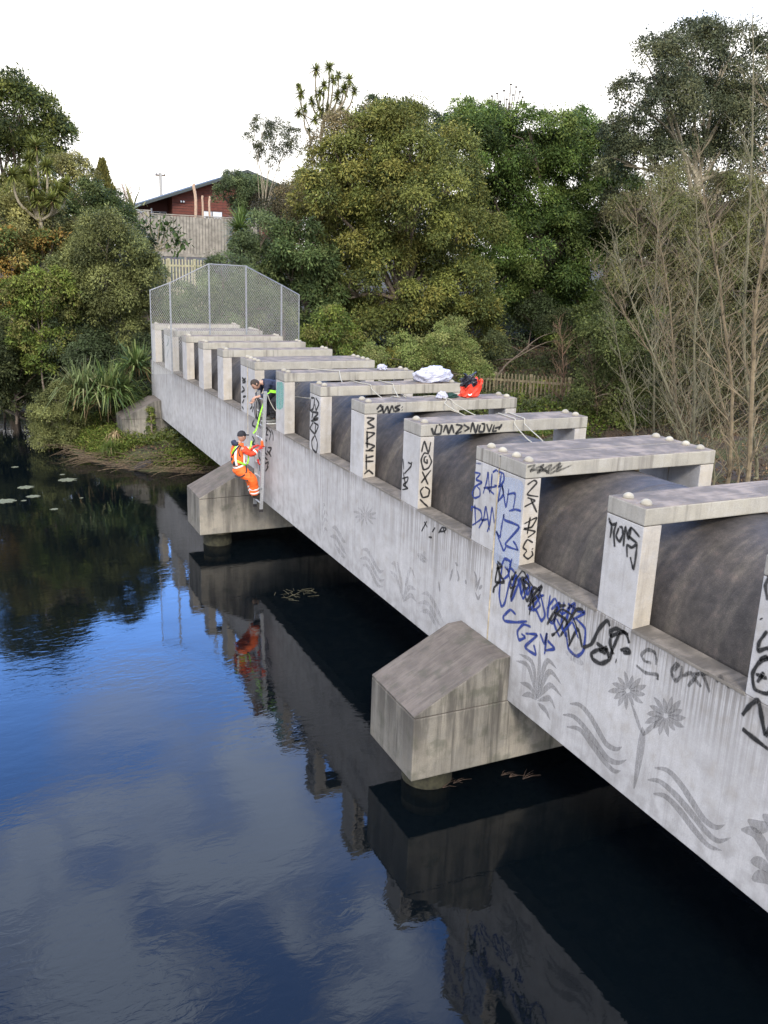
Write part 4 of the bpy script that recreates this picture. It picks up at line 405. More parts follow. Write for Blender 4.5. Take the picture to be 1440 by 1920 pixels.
# sill ledges: slightly proud dark tops between columns
fy = sorted([(y, y+n*BD+(n-1)*.016) for y, n in FR])
for (a0, a1), (b0, b1) in zip(fy[:-1], fy[1:]):
    for x0 in (0, 3-CW):
        s0 = x0-.006 if x0 == 0 else x0; s1 = x0+CW if x0 == 0 else x0+CW+.006
        MB().add([(s0,a1+.002,SILL-.022),(s1,a1+.002,SILL-.022),(s1,b0-.002,SILL-.022),(s0,b0-.002,SILL-.022),(s0,a1+.002,SILL+.012),(s1,a1+.002,SILL+.03),(s1,b0-.002,SILL+.03),(s0,b0-.002,SILL+.012)],
            [(0,3,2,1),(4,5,6,7),(0,1,5,4),(1,2,6,5),(2,3,7,6),(3,0,4,7)]).build('sill', C_sill, BR, bevel=.004)
mb = MB(); PR = 1.225; pts = [(1.5, y, -1.42) for y in (-6, 5, 15, 25, 33)]
mb.tube(pts, PR, 96, cap=True); mb.build('pipe', M_pipe, BR, smooth=True)
for p in bpy.data.objects['pipe'].data.polygons:
    if len(p.vertices) > 4: p.use_smooth = False
for yj in (1.0, 6.9, 12.0, 17.9, 22.9, 29.5):
    mb = MB(); mb.tube([(1.5, yj-.05, -1.42), (1.5, yj-.03, -1.42), (1.5, yj+.03, -1.42), (1.5, yj+.05, -1.42)], [PR+.001, PR+.006, PR+.006, PR+.001], 96, cap=False); mb.build('weld_band', M_pipe, BR, smooth=True)
# piers
for yc in (-2.83, 8.232, 19.215, 30.2):
    y0, y1 = yc-.632, yc+.632
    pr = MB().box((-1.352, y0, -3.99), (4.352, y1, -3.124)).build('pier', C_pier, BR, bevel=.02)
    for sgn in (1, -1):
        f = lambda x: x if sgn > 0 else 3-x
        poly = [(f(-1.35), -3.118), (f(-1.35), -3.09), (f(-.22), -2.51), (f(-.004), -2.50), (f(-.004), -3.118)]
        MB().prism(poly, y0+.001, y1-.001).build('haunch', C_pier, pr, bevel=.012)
        mb = MB(); mb.tube([(f(-.78), yc, -6.5), (f(-.78), yc, -3.985)], .33, 28); mb.build('pile', C_pile, pr, smooth=False)
        MB().tube([(f(-.78), yc, -4.42), (f(-.78), yc, -4.36), (f(-.78), yc, -4.27), (f(-.78), yc, -4.12)], [.34,.342,.338,.332], 28, cap=False).build('algae_ring', simple('algae', (.03,.028,.015), .9, var=.5, scale=12), pr)
# ---------------------------------------------------------------- graffiti: paint strokes lying on the concrete
NOFF = [0]
def stroke_mesh(name, strokes, width, plane, mat, taper=False, soft=True, label=None, flat=False):
    V = []; F = []; E = []; NOFF[0] += 1; off = .0025+.00022*(NOFF[0] % 14)
    def P3(a, z):
        if plane == 'W': return (-off, a, z)
        return (a, plane-off, z)
    for si, st in enumerate(strokes):
        pts = crom([(a, z, 0) for a, z in st], 7) if taper and len(st) > 2 else cromt([(a, z, 0) for a, z in st], 7)
        if len(pts) < 2: continue
        n = len(pts); base = len(V); cum = 0
        for i, p in enumerate(pts):
            d = pts[min(i+1, n-1)]-pts[max(i-1, 0)]
            if d.length < 1e-6: d = Vector((1, 0, 0))
            d.normalize(); nn = Vector((-d.y, d.x, 0)); t = i/(n-1)
            if taper: w = width*.5*max(.04, math.sin(math.pi*min(1, t*.97+.03))**.75)
            else: w = width*.5*(.72+.28*math.sin(math.pi*t)+.12*math.sin(i*.9+si*2))
            offs = ((-1,1),(1,1)) if taper else ((-1.7,0),(-.9,1),(.9,1),(1.7,0))
            if not taper and (i == 0 or i == n-1): offs = tuple((o_*.6, 0) for o_, e_ in offs)
            for o_, e_ in offs:
                q = p+nn*w*o_; V.append(P3(q.x, q.y)); E.append(e_)
        k = len(offs)
        for i in range(n-1):
            for j in range(k-1): F.append((base+i*k+j, base+i*k+j+1, base+(i+1)*k+j+1, base+(i+1)*k+j))
    loc = parent_loc(BR); me = bpy.data.meshes.new(name); me.from_pydata([tuple(Vector(v)-loc) for v in V], [], F)
    a = me.attributes.new('edge', 'FLOAT', 'POINT'); a.data.foreach_set('value', np.array(E, dtype=np.float32)); me.materials.append(mat)
    o = link(name, me, BR)
    if label: o['label'] = label
    return o
for lab, plane, col, w, st in GRAF:
    pl = plane
    if plane != 'W': pl = plane-(.004 if 'beam' in lab else 0)
    stroke_mesh('graffiti', st, w*1.2, pl, PAINT[col], label=lab)
for lab, a, w, st in MURAL: stroke_mesh('stencil_mural', st, w, 'W', PAINT['mural' if a > .45 else 'mural2'], taper=True, label=lab)
for lab, plane, col, pts in PATCH:
    loc = parent_loc(BR); me = bpy.data.meshes.new('paint_patch'); pp = crom([(a, z, 0) for a, z in pts+pts[:1]], 4)[:-1]
    me.from_pydata([tuple(Vector((-.0016, p.x, p.y))-loc) for p in pp], [], [tuple(range(len(pp)))]); me.materials.append(PAINT[col]); link('paint_patch', me, BR)['label'] = lab
# ---------------------------------------------------------------- mesh guard
MG = empty('mesh_guard', (1.5, 26.4, -.2)); tag(MG, 'fan shaped chain link guard on steel posts blocking the far end of the bridge', 'mesh fence')
gx = [-.84, -.25, .94, 2.10, 3.25, 3.84]; gz = [1.27, 1.50, 2.08, 2.05, 1.51, 1.22]; gy = 26.4
gb = [-1.2, -1.2, -.19, -.19, -1.2, -1.2]
for i in range(6): MB().tube([(gx[i], gy, gb[i]), (gx[i], gy, gz[i]+.02)], .028 if 0 < i < 5 else .016, 8).build('post', M_steel, MG)
for i in range(5): MB().tube([(gx[i], gy, gz[i]), (gx[i+1], gy, gz[i+1])], .018, 6).build('rail', M_steel, MG)
def clip(poly, p, d):
    t0, t1 = -99, 99; n = len(poly)
    for i in range(n):
        a, b = poly[i], poly[(i+1) % n]; e = (b[0]-a[0], b[1]-a[1]); nx, nz = -e[1], e[0]
        num = nx*(p[0]-a[0])+nz*(p[1]-a[1]); den = nx*d[0]+nz*d[1]
        if abs(den) < 1e-9:
            if num < 0: return None
        elif den > 0: t0 = max(t0, -num/den)
        else: t1 = min(t1, -num/den)
    return (t0, t1) if t0 < t1-1e-3 else None
def wire(polys, name):
    Vs = []; s = .05; r = .0028
    for poly in polys:
        for ang in (60, 120):
            d = (math.cos(rad(ang)), math.sin(rad(ang))); nn = (-d[1], d[0])
            for k in range(-160, 160):
                p = (poly[0][0]+nn[0]*s*k, poly[0][1]+nn[1]*s*k); c = clip(poly, p, d)
                if c is None: continue
                A = (p[0]+d[0]*c[0], p[1]+d[1]*c[0]); B = (p[0]+d[0]*c[1], p[1]+d[1]*c[1]); yy = gy+(.004 if ang == 60 else -.004)
                a1, b1 = np.array((A[0], yy, A[1])), np.array((B[0], yy, B[1])); w = np.array((nn[0], 0, nn[1]))*r; h = np.array((0, r, 0))
                c0 = [w, -w*.5+h*.87, -w*.5-h*.87]
                for i in range(3):
                    j = (i+1) % 3; Vs += [a1+c0[i], a1+c0[j], b1+c0[j], b1+c0[i]]
    npmesh(name, np.array(Vs), 4, M_wire, MG)
wire([[(gx[0],gb[0]),(gx[1],gb[1]),(gx[1],gz[1]),(gx[0],gz[0])]], 'wire_mesh')
wire([[(gx[1],-1.2),(-.01,-1.2),(-.01,1.617),(gx[1],gz[1])], [(-.01,-1.2),(.27,-1.2),(.27,1.754),(-.01,1.617)], [(.27,-1.2),(.94,-.19),(.94,2.08),(.27,1.754)]], 'wire_mesh')
wire([[(gx[2],-.19),(gx[3],-.19),(gx[3],gz[3]),(gx[2],gz[2])]], 'wire_mesh')
wire([[(gx[3],-.19),(2.73,-1.2),(gx[4],-1.2),(gx[4],gz[4]),(gx[3],gz[3])]], 'wire_mesh')
wire([[(gx[4],-1.2),(gx[5],-1.2),(gx[5],gz[5]),(gx[4],gz[4])]], 'wire_mesh')
# ---------------------------------------------------------------- vegetation
PAL = dict(oak=[(.11,.122,.030),(.08,.095,.026),(.15,.145,.038),(.055,.07,.022)], brownish=[(.12,.095,.05),(.09,.085,.03),(.14,.12,.06)], dark=[(.028,.038,.018),(.035,.05,.02),(.045,.06,.03)],
    camphor=[(.052,.086,.020),(.078,.115,.026),(.034,.058,.016),(.10,.13,.034)], grey=[(.055,.065,.034),(.08,.085,.042),(.04,.05,.03)], olivebrown=[(.075,.085,.03),(.10,.10,.035),(.065,.06,.03)],
    gloss=[(.038,.05,.016),(.055,.07,.022),(.08,.092,.03)], olivedark=[(.05,.05,.022),(.035,.04,.018),(.07,.06,.03)], laurel=[(.032,.050,.018),(.045,.066,.022),(.07,.088,.03)],
    bright=[(.085,.115,.022),(.12,.145,.03),(.055,.08,.018),(.10,.10,.03)], paleolive=[(.12,.15,.045),(.09,.12,.035),(.16,.17,.06)], brown=[(.05,.045,.03),(.07,.06,.035),(.04,.045,.025)],
    greyleaf=[(.07,.095,.04),(.09,.115,.05),(.05,.07,.03)], willow=[(.09,.10,.035),(.115,.125,.045),(.06,.072,.028)], oakgreen=[(.085,.10,.025),(.06,.08,.022),(.035,.05,.018),(.11,.12,.03)],
    yellowgrey=[(.15,.15,.05),(.11,.11,.045),(.18,.17,.06)], orange=[(.12,.10,.03),(.07,.09,.025),(.05,.065,.02),(.19,.12,.03)], darkolive=[(.04,.05,.02),(.03,.04,.018),(.06,.07,.028)],
    grass=[(.065,.095,.018),(.09,.125,.022),(.11,.11,.03),(.045,.06,.014)])
PAL = {k: [tuple(min(.3, x*f) for x, f in zip(c, (1.55,1.5,1.45))) for c in v] for k, v in PAL.items()}
def unit(v): return v/np.maximum(1e-9, np.linalg.norm(v, axis=-1, keepdims=True))
def leaf_quads(P, D, Nn, ln, wd):
    """P base, D direction, Nn normal: leaf shaped quads"""
    D = unit(D); s = unit(np.cross(D, Nn)); ln = ln[:, None]; w = wd[:, None]/2
    up_ = unit(np.cross(s, D))
    V = np.stack([P, P+D*ln*.45+s*w-up_*w*.25, P+D*ln, P+D*ln*.45-s*w-up_*w*.25], 1)
    return V.reshape(-1, 3)
def crown(lobes, leaf, dens, pal):
    Ls = np.array(lobes, float); SC_ = []; pal = np.array(PAL[pal])
    for li, (x, y, z, r) in enumerate(Ls):             # every lobe carries boughs: smaller leafy domes
        rs = max(.22 if r > .3 else .07, min(.62, r*.42)); ns = max(6, int(3.0*(r/rs)**2)); u = unit(rng.normal(size=(ns, 3))); u[:, 2] = np.where(u[:, 2] < -.6, -u[:, 2], u[:, 2])
        c = np.array([x, y, z])+u*(r*rng.uniform(.55, 1.02, ns))[:, None]; rr = rs*rng.uniform(.65, 1.35, ns)
        keep = np.ones(ns, bool)
        for lj, (x2, y2, z2, q) in enumerate(Ls):
            if lj != li: keep &= np.linalg.norm(c-np.array([x2,y2,z2]), axis=1) > q*.55
        SC_.append(np.concatenate([c, rr[:, None], u], 1)[keep])
    SC_ = np.concatenate(SC_); m = len(SC_); cnt = np.maximum(10, (4*math.pi*SC_[:, 3]**2*.62*dens/(leaf*leaf*.42)).astype(int))
    idx = np.repeat(np.arange(m), cnt); n = len(idx); R_ = SC_[idx, 3]; U = SC_[idx, 4:7]
    v = unit(rng.normal(size=(n, 3))+U*.75+np.array([0,0,.55]))
    P = SC_[idx, :3]+v*(R_*(.55+.5*rng.random(n)**.6))[:, None]*np.array([1,1,.8])
    spr = rng.random(n) < .2; P[spr] += v[spr]*(R_[spr]*rng.uniform(.1,.7,spr.sum())**1.3)[:, None]
    D = v*.55+rng.normal(size=(n,3))*.5; D[:, 2] -= .45; Nn = v*1.0+np.array([0,0,.45])+rng.normal(size=(n,3))*.38
    ln = leaf*rng.uniform(.45, 1.25, n); V = leaf_quads(P, D, Nn, ln, ln*.45)
    tone = rng.normal(1, .2, m).clip(.55, 1.6); pick = rng.integers(0, len(pal), m)
    pk = np.where(rng.random(n) < .65, pick[idx], rng.integers(0, len(pal), n))
    return V, pal[pk]*tone[idx][:, None]*rng.uniform(.7, 1.3, n)[:, None]
def trunk_mesh(name, base, lobes, mat, par, r0):
    mb = MB(); b = Vector(base); top = Vector(np.mean(np.array(lobes)[:, :3], 0)); hh = max(.3, top.z-b.z)
    mid = b.lerp(top, .5)+Vector((random.uniform(-.2,.2), random.uniform(-.2,.2), 0)); mid.z = b.z+hh*.5
    mb.tube(crom([b-Vector((0,0,.3)), b.lerp(mid,.5)+Vector((.08,0,0)), mid, top], 4), [r0*(1-.055*i) for i in range(13)], 8)
    for l in lobes:
        e = Vector(l[:3]); s = mid.lerp(top, random.uniform(0, .7)); m_ = s.lerp(e, .5)+Vector((0,0,.1*(e-s).length))
        mb.tube(crom([s, m_, e], 4), [r0*.45*(1-.09*i) for i in range(9)], 5, cap=False)
        for k in range(4):
            v = Vector(unit(np.random.default_rng(int(abs(l[0]*100))+k).normal(size=3))); v.z = abs(v.z)*.8
            q = e+v*l[3]*.85; mb.tube([m_.lerp(e,.6), e.lerp(q,.5)+Vector((0,0,.08)), q], [r0*.2, r0*.12, r0*.04], 4, cap=False)
    return mb.build('trunk', mat, par)
KIND = dict(ivy=('ivy_plant','climbing plant'))
SHRUBS = {'right_shrub','right_shrub2','low_bright','low_pale','left_scrub','behind_mesh','before_fence','left_darkgreen','left_bigbush','left_orange','left_bright','left_dark','left_fill','bank_shrub','bank_back','slope_fill','left_under','slope_ever','slope_ever2','slope_olive','left_yellow','house_side','left_water','picket_bush'}
tot = 0
for kind, label, d, lobes, tr, kw in TREES:
    nm, cat = KIND.get(kind, ('shrub','shrub') if kind in SHRUBS else ('broadleaf_tree','tree'))
    cx, cy = tr[0], tr[1]; gz_ = float(hgt(cx, cy)); T_ = empty(nm, (cx, cy, gz_)); tag(T_, label, cat)
    V, C = crown(lobes, kw['leaf'], kw['dens']*LEAFK, kw['pal']); tot += len(V)//4; print(kind, len(V)//4)
    npmesh('crown', V, 4, M_leaf, T_, C)
    big = max(l[3] for l in lobes)
    trunk_mesh('trunk', (cx, cy, gz_), lobes, M_bark if kw['pal'] not in ('willow','grey','yellowgrey','brownish') else M_palebark, T_, (.05+.1*big)*(.45 if kind in SHRUBS or kind == 'sparse_blue' else 1))
print('leaves', tot)
# sword leaved heads (cabbage trees), flax and tufts
def swords(C, n, ln, wd, droop, cols, up_=.2, seg=3, spread=1.0, dead=0.0, lo=-.6):
    u = unit(rng.normal(size=(n, 3))); u[:, 2] = u[:, 2]*.8+up_; u = unit(u); u[:, 2] = np.maximum(u[:, 2], lo); u[:, :2] *= spread; u = unit(u)
    L_ = ln*rng.uniform(.65, 1.1, n); s = unit(np.cross(u, np.array([0,0,1.0])+rng.normal(size=(n,3))*.15)); V = []; col = []
    cols = np.array(cols); base = cols[rng.integers(0, len(cols), n)]*rng.uniform(.75, 1.25, n)[:, None]
    dd = rng.random(n) < dead; base[dd] = np.array((.28,.2,.1))*rng.uniform(.6, 1.2, dd.sum())[:, None]
    L_ = np.where(dd, L_*.6, L_); prev = np.array(C)+u*0; pw = wd*.55
    for k in range(seg):
        t = (k+1)/seg; p = np.array(C)+u*(L_*t)[:, None]; p[:, 2] -= droop*(L_*t*t)*np.where(dd, 2.0, 1)*rng.uniform(.4, 1.3, n)
        w = wd*(1-t)**.6*(.5 if k == seg-1 else 1); w = wd*(1 if t < .5 else max(.08, 2*(1-t)))
        V.append(np.stack([prev-s*pw/2, prev+s*pw/2, p+s*w/2, p-s*w/2], 1)); col.append(base); prev = p; pw = w
    return np.concatenate(V).reshape(-1, 3), np.concatenate(col)
def on_ray(px, py, y):           # a point of the world at distance y along the bridge, seen at this place of the photograph
    d = fw+r2*((px-720)/1655.6)-u2*((py-960)/1655.6); o = M4.translation; return o+d*((y-o.y)/d.y)
GREEN = [(.17,.19,.045),(.24,.25,.07),(.12,.14,.04)]
def cabbage(label, y, trunk, heads, hr, tw=.12, cols=GREEN, n=150, grp=None):
    b = on_ray(*trunk[0], y); b.z = min(b.z, float(hgt(b.x, b.y))+.0); n = int(n*(1 if hr > .6 else .9)); T_ = empty('cabbage_tree', b); tag(T_, label, 'tree', grp)
    pts = [b]+[on_ray(*q, y) for q in trunk[1:]]; mb = MB(); P = crom(pts, 4); mb.tube(P, [tw*(1-.4*i/len(P)) for i in range(len(P))], 8)
    top = pts[-1]; Vs = []; Cs = []
    for i, (px, py, *k) in enumerate(heads):
        e = on_ray(px, py, y+random.uniform(-.8, .8)); j = pts[-1]
        m_ = j.lerp(e, .55)+Vector(((e.x-j.x)*.25, 0, -.12*(e-j).length)); mb.tube(crom([j, m_, e], 4), [tw*.6*(1-.06*q) for q in range(9)], 6, cap=False)
        V, C = swords(e, int(n*1.4), hr*(k[0] if k else 1), .06 if hr > .6 else .05, .16, cols, .12, dead=.10); Vs.append(V); Cs.append(C)
    mb.build('trunk', M_palebark, T_); npmesh('leaf_heads', np.concatenate(Vs), 4, M_blade, T_, np.concatenate(Cs))
cabbage('cabbage tree with pale forked trunk and tufted heads in front of the left trees', 38.6, [(76,470),(78,440),(74,415)], [(68,275),(55,300,.9),(88,312,.9),(22,327,.9),(85,355),(110,358),(62,350,.9),(100,375),(70,375),(125,345,.8),(48,325,.8)], .62, .11)
cabbage('tall many headed cabbage tree standing above the crowns against the white sky', 46, [(612,420),(605,330),(602,255),(608,225)], [(592,130),(618,125),(655,150),(645,168),(608,160,.9),(632,180,.9),(600,175,.9),(665,170,.8),(625,150,.9),(600,205,.8),(640,200,.9),(615,205,.9),(650,215,.8),(585,190,.8),(625,222,.8),(635,140,.8)], .6, .11, n=90)
cabbage('slim cabbage tree with few small heads leaning left of the tall one', 45.5, [(600,420),(585,300),(572,240),(570,215)], [(565,175),(560,210,1.1),(572,205,.8),(590,225),(560,162,.6),(580,245,.7)], .55, .06, n=80)
cabbage('short spiky cabbage tree head in front of the timber fence', 44, [(452,500),(452,470)], [(450,430,1.5),(452,415,1.4),(446,445,1.2)], .8, .1, [(.10,.15,.04),(.13,.18,.05)], n=170)
cabbage('low cabbage tree half hidden under the big left tree', 46, [(160,430),(165,400)], [(172,325,.8),(150,300,.7),(135,315,.8),(182,342,.8)], .6, .06, [(.16,.17,.06),(.12,.14,.04)], n=70)
def tuft(name, label, cat, c, n, ln, wd, droop, cols, up_, dead, spread=1.0, seg=5, lo=-.1):
    T_ = empty(name, c); tag(T_, label, cat); V, C = swords(c, n, ln, wd, droop, cols, up_, seg, spread, dead, lo); npmesh('leaves', V, 4, M_blade, T_, C)
FL = [(.08,.125,.035),(.11,.15,.045),(.15,.18,.06),(.05,.085,.03)]
for i, (px, py, y, n, ln, lab) in enumerate([(205,745,31.2,190,2.0,'big flax bush with dark upright blades and dead straw at its foot'),(158,738,31.4,120,1.9,'flax bush with pale drooping blades left of the big flax'),(255,690,31.8,80,1.5,'flax bush with yellowish blades against the end of the bridge wall')]):
    c = on_ray(px, py, y)
    tuft('flax_bush', lab, 'plant', c, int(n*2.1), ln*1.05, .07, .5, FL if i != 1 else [(.13,.16,.06),(.09,.12,.045),(.17,.17,.08)], .85, .09+.05*i)
c = on_ray(215,800,29.3); c.z = float(hgt(c.x, c.y))+.05
tuft('straw_clump', 'clump of dead straw coloured blades hanging beside the abutment', 'plant', c+Vector((0,0,.25)), 40, .6, .035, 1.3, [(.34,.26,.14),(.22,.16,.09)], .35, .0)
c = on_ray(207,815,28.6); c.z = float(hgt(c.x, c.y))+.1
tuft('grass_tussock', 'small green tussock with dry straw skirt at the water edge', 'plant', c+Vector((0,0,.2)), 260, .62, .018, .5, [(.10,.14,.03),(.07,.10,.025)], .8, .22)
# twiggy bare trees
def twiggy(name, label, cat, path, y, r0, seed, twigs=120, tl=1.2, mat=None, leaves=0, grp=None, pal='olivebrown', dy=0, ground_=True, lean=.75):
    R = random.Random(seed); pts = [on_ray(px, py, y+dy*i/len(path)) for i, (px, py) in enumerate(path)]
    if ground_:
        b = pts[0].copy(); b.z = float(hgt(b.x, b.y)); pts = [b]+pts if b.z < pts[0].z-.2 else pts
    T_ = empty(name, pts[0]); tag(T_, label, cat, grp); mb = MB(); P = crom(pts, 6)
    P = [p+Vector((R.uniform(-.015,.015), R.uniform(-.015,.015), 0)) for p in P]; n = len(P)
    mb.tube(P, [r0*(1-.88*i/n) for i in range(n)], 8); mt = MB(); LV = []
    for k in range(twigs):
        t = R.uniform(.12, .99)**.85; i = min(n-2, int(t*(n-1))); s = P[i].lerp(P[i+1], R.random()); L_ = tl*R.uniform(.4, 1.15)*(1.15-.8*t)
        a = R.uniform(0, 2*math.pi); d = Vector((math.cos(a)*lean, math.sin(a)*lean, R.uniform(.45, 1.1))).normalized()
        m_ = s+d*L_*.5; e = s+d*L_+Vector((0,0,.15*L_)); rr = r0*(1-.85*t)*.32+.0028; Q = crom([s, m_+Vector((R.uniform(-.06,.06), R.uniform(-.06,.06), 0)), e], 3)
        mt.tube(Q, [rr*(1-.8*j/len(Q)) for j in range(len(Q))], 4, cap=False)
        for q in range(R.randint(2, 4)):
            u_ = R.uniform(.2, .95); s2 = Q[int(u_*(len(Q)-1))]; a2 = R.uniform(0, 2*math.pi)
            d2 = (d+Vector((math.cos(a2), math.sin(a2), R.uniform(-.1,.6)))*.6).normalized(); l2 = L_*R.uniform(.25,.6); e2 = s2+d2*l2
            mt.tube([s2, s2.lerp(e2,.5)+Vector((0,0,.03)), e2], [rr*.5+.001, rr*.35+.001, .0015], 3, cap=False)
            for w in range(R.randint(0, 1)):
                a3 = R.uniform(0, 6.28); s3 = s2.lerp(e2, R.uniform(.3,.9)); mt.tube([s3, s3+(d2+Vector((math.cos(a3), math.sin(a3), .3))*.7)*l2*.4], [.002,.0012], 3, cap=False)
            if leaves: LV.append(e2)
    mb.build('trunk', mat or M_twig, T_); mt.build('branches', mat or M_twig, T_)
    if leaves and LV:
        c_ = np.repeat(np.array([tuple(v) for v in LV]), leaves, 0); n_ = len(c_); c_ = c_+rng.normal(size=(n_,3))*.10; pal_ = np.array(PAL[pal])
        V = leaf_quads(c_, rng.normal(size=(n_,3)), rng.normal(size=(n_,3))+np.array([0,0,1]), rng.uniform(.03,.06,n_), rng.uniform(.02,.03,n_))
        npmesh('leaves', V, 4, M_leaf, T_, pal_[rng.integers(0,len(pal_),n_)]*rng.uniform(.7,1.3,n_)[:,None])
ORD = ['first','second','third','fourth','fifth','sixth','seventh','eighth','ninth','tenth','eleventh','twelfth','thirteenth']
SAP = [([(1455,880),(1450,600),(1432,420),(1395,250)],15,.04,90,'thin bare tree cut by the right edge of the picture, its tip bent left'),
 ([(1402,895),(1412,700),(1418,560),(1440,420),(1452,250),(1440,100)],13,.06,150,'thickest bare trunk, standing nearest the right edge of the picture'),
 ([(1418,870),(1395,650),(1405,400),(1412,200),(1412,-30)],16,.05,170,'tallest bare tree, its thin tip reaching the top of the picture'),
 ([(1366,895),(1372,740),(1352,560),(1332,430),(1306,280)],13.5,.05,150,'bare tree with a kinked trunk left of the thickest one'),
 ([(1340,880),(1325,720),(1345,560),(1375,440)],15,.03,90,'slim bare tree leaning right between two kinked trunks'),
 ([(1385,870),(1345,720),(1300,560),(1285,480)],16,.03,110,'slim bare tree leaning left behind the kinked trunk'),
 ([(1300,870),(1302,650),(1310,470),(1298,300)],15,.038,150,'straight grey bare tree directly behind the wide double beam end'),
 ([(1270,860),(1262,640),(1242,480),(1215,340)],16,.034,150,'bare tree curving left, beside the straight grey one'),
 ([(1225,820),(1228,640),(1232,470),(1246,300)],17,.03,150,'upright bare sapling at the left side of the thicket'),
 ([(1310,860),(1235,690),(1165,580),(1110,490)],16,.03,130,'bare sapling leaning far out to the left over the dark shrub'),
 ([(1300,860),(1215,640),(1170,520),(1150,420)],15,.03,130,'bare sapling leaning left just above the lowest leaning one'),
 ([(1320,870),(1255,660),(1205,500),(1190,380)],16.5,.03,130,'bare sapling with a long even curve to the upper left'),
 ([(1190,780),(1160,660),(1145,560)],20,.025,80,'small bare bush at the left end of the thicket')]
for i, (path, y, r0, tw, lab) in enumerate(SAP):
    twiggy('bare_sapling', lab, 'tree', path, y, r0*1.15, 50+i, int(tw*.45), 1.5, M_twig if i % 2 else simple('mossy_twigs', (.15,.135,.08), .9, var=.3, scale=8), leaves=3, grp='bare saplings behind the bridge')
twiggy('bare_bush', 'reddish brown leafless bush in front of the picket fence on the right', 'shrub', [(1055,735),(1055,660),(1048,600)], 27, .03, 91, 60, 1.2, simple('reddish_twigs', (.15,.09,.055), .9))
twiggy('bare_bush', 'brown twiggy bush above the hollow left of the thicket', 'shrub', [(1120,760),(1110,690),(1100,640)], 24, .03, 92, 60, 1.3, simple('brown_twigs', (.13,.09,.055), .9))
twiggy('seedhead_tree', 'thin leafless stems topped with dark seed heads above the bright green tree', 'tree', [(948,300),(950,240),(955,175)], 44, .05, 93, 26, 1.4, M_bark, lean=.35)
o_ = bpy.data.objects['seedhead_tree']; mb = MB()
for px, py in ((915,190),(922,180),(932,175),(945,170),(958,158),(968,163),(975,172),(980,182),(962,178),(950,186),(938,190),(970,192),(985,198),(926,200),(955,195),(992,208)):
    p = on_ray(px, py, 44+random.uniform(-.3,.3)); mb.sphere(p, .075, 6, 4, -1, (1.2,1.2,.6)); mb.tube([p, on_ray(948+(px-948)*.55, 222, 44), on_ray(948+(px-948)*.3, 260, 44)], [.03,.04,.05], 4, cap=False)
mb.build('seed_heads', simple('seed_heads', (.06,.05,.045), .9), o_)
twiggy('dead_stalk_bush', 'brown and purple leaved bush with ragged banana like leaves beside the house', 'shrub', [(238,400),(236,372),(230,345)], 58, .06, 94, 60, 1.6, simple('dry_stalks', (.25,.16,.12), .9))
c = on_ray(250,392,57); tuft('banana_plant', 'ragged pale banana plant against the sky beside the dead stalks', 'plant', c, 18, 2.0, .16, .3, [(.2,.2,.09),(.28,.25,.12)], .5, .2, 1.0, 6)
# conifer
def conifer(label, px, top, bot, y, w, cols):
    a = on_ray(px, top, y); b = on_ray(px, bot, y); T_ = empty('conifer', b); tag(T_, label, 'tree'); n = 5000; t = rng.random(n)**.8; h = a.z-b.z
    ang = rng.uniform(0, 6.283, n); rr = w*np.minimum(1, t*1.6+.12)*rng.uniform(.65, 1.1, n)*(1+.15*np.sin(ang*3+t*20)); P = np.stack([b.x+np.cos(ang)*rr, b.y+np.sin(ang)*rr, a.z-t*h], 1)
    D = np.stack([np.cos(ang)*.4, np.sin(ang)*.4, np.ones(n)], 1)+rng.normal(size=(n,3))*.25; cols = np.array(cols)
    V = leaf_quads(P, D, rng.normal(size=(n,3)), np.full(n,.2), np.full(n,.1)); npmesh('crown', V, 4, M_leaf, T_, cols[rng.integers(0,len(cols),n)]*rng.uniform(.7,1.3,n)[:,None])
    MB().tube([b-Vector((0,0,1)), a-Vector((0,0,.3))], [.12,.02], 6).build('trunk', M_bark, T_)
conifer('narrow golden green conifer column beside the left trees', 197, 300, 420, 55, .62, [(.17,.15,.04),(.12,.12,.035)])
# castor plant in front of the fence
c0 = on_ray(292,470,52); T_ = empty('broad_leaf_shrub', c0); tag(T_, 'lanky shrub with big palm like leaves in front of the grey timber fence', 'shrub'); mb = MB(); VV = []; CC = []
for px, py in ((262,425),(278,418),(300,425),(318,420),(330,435),(258,440),(290,440),(310,445),(335,450),(272,450),(325,465),(265,460),(345,455),(300,412)):
    e = on_ray(px, py, 52+random.uniform(-.5,.5)); mb.tube([c0, c0.lerp(e,.6)+Vector((0,0,-.1)), e], [.04,.025,.012], 5, cap=False)
    n = 22; D = rng.normal(size=(n,3)); D[:,2] -= .5; V = leaf_quads(np.repeat(np.array([tuple(e)]), n, 0)+rng.normal(size=(n,3))*.18, D, np.array([0,0,1])+rng.normal(size=(n,3))*.4, rng.uniform(.3,.5,n), rng.uniform(.12,.18,n)); VV.append(V); CC.append(np.array([(.06,.10,.03),(.09,.13,.04),(.05,.08,.025)])[rng.integers(0,3,n)])
mb.build('stems', M_palebark, T_); npmesh('leaves', np.concatenate(VV), 4, M_leaf, T_, np.concatenate(CC))
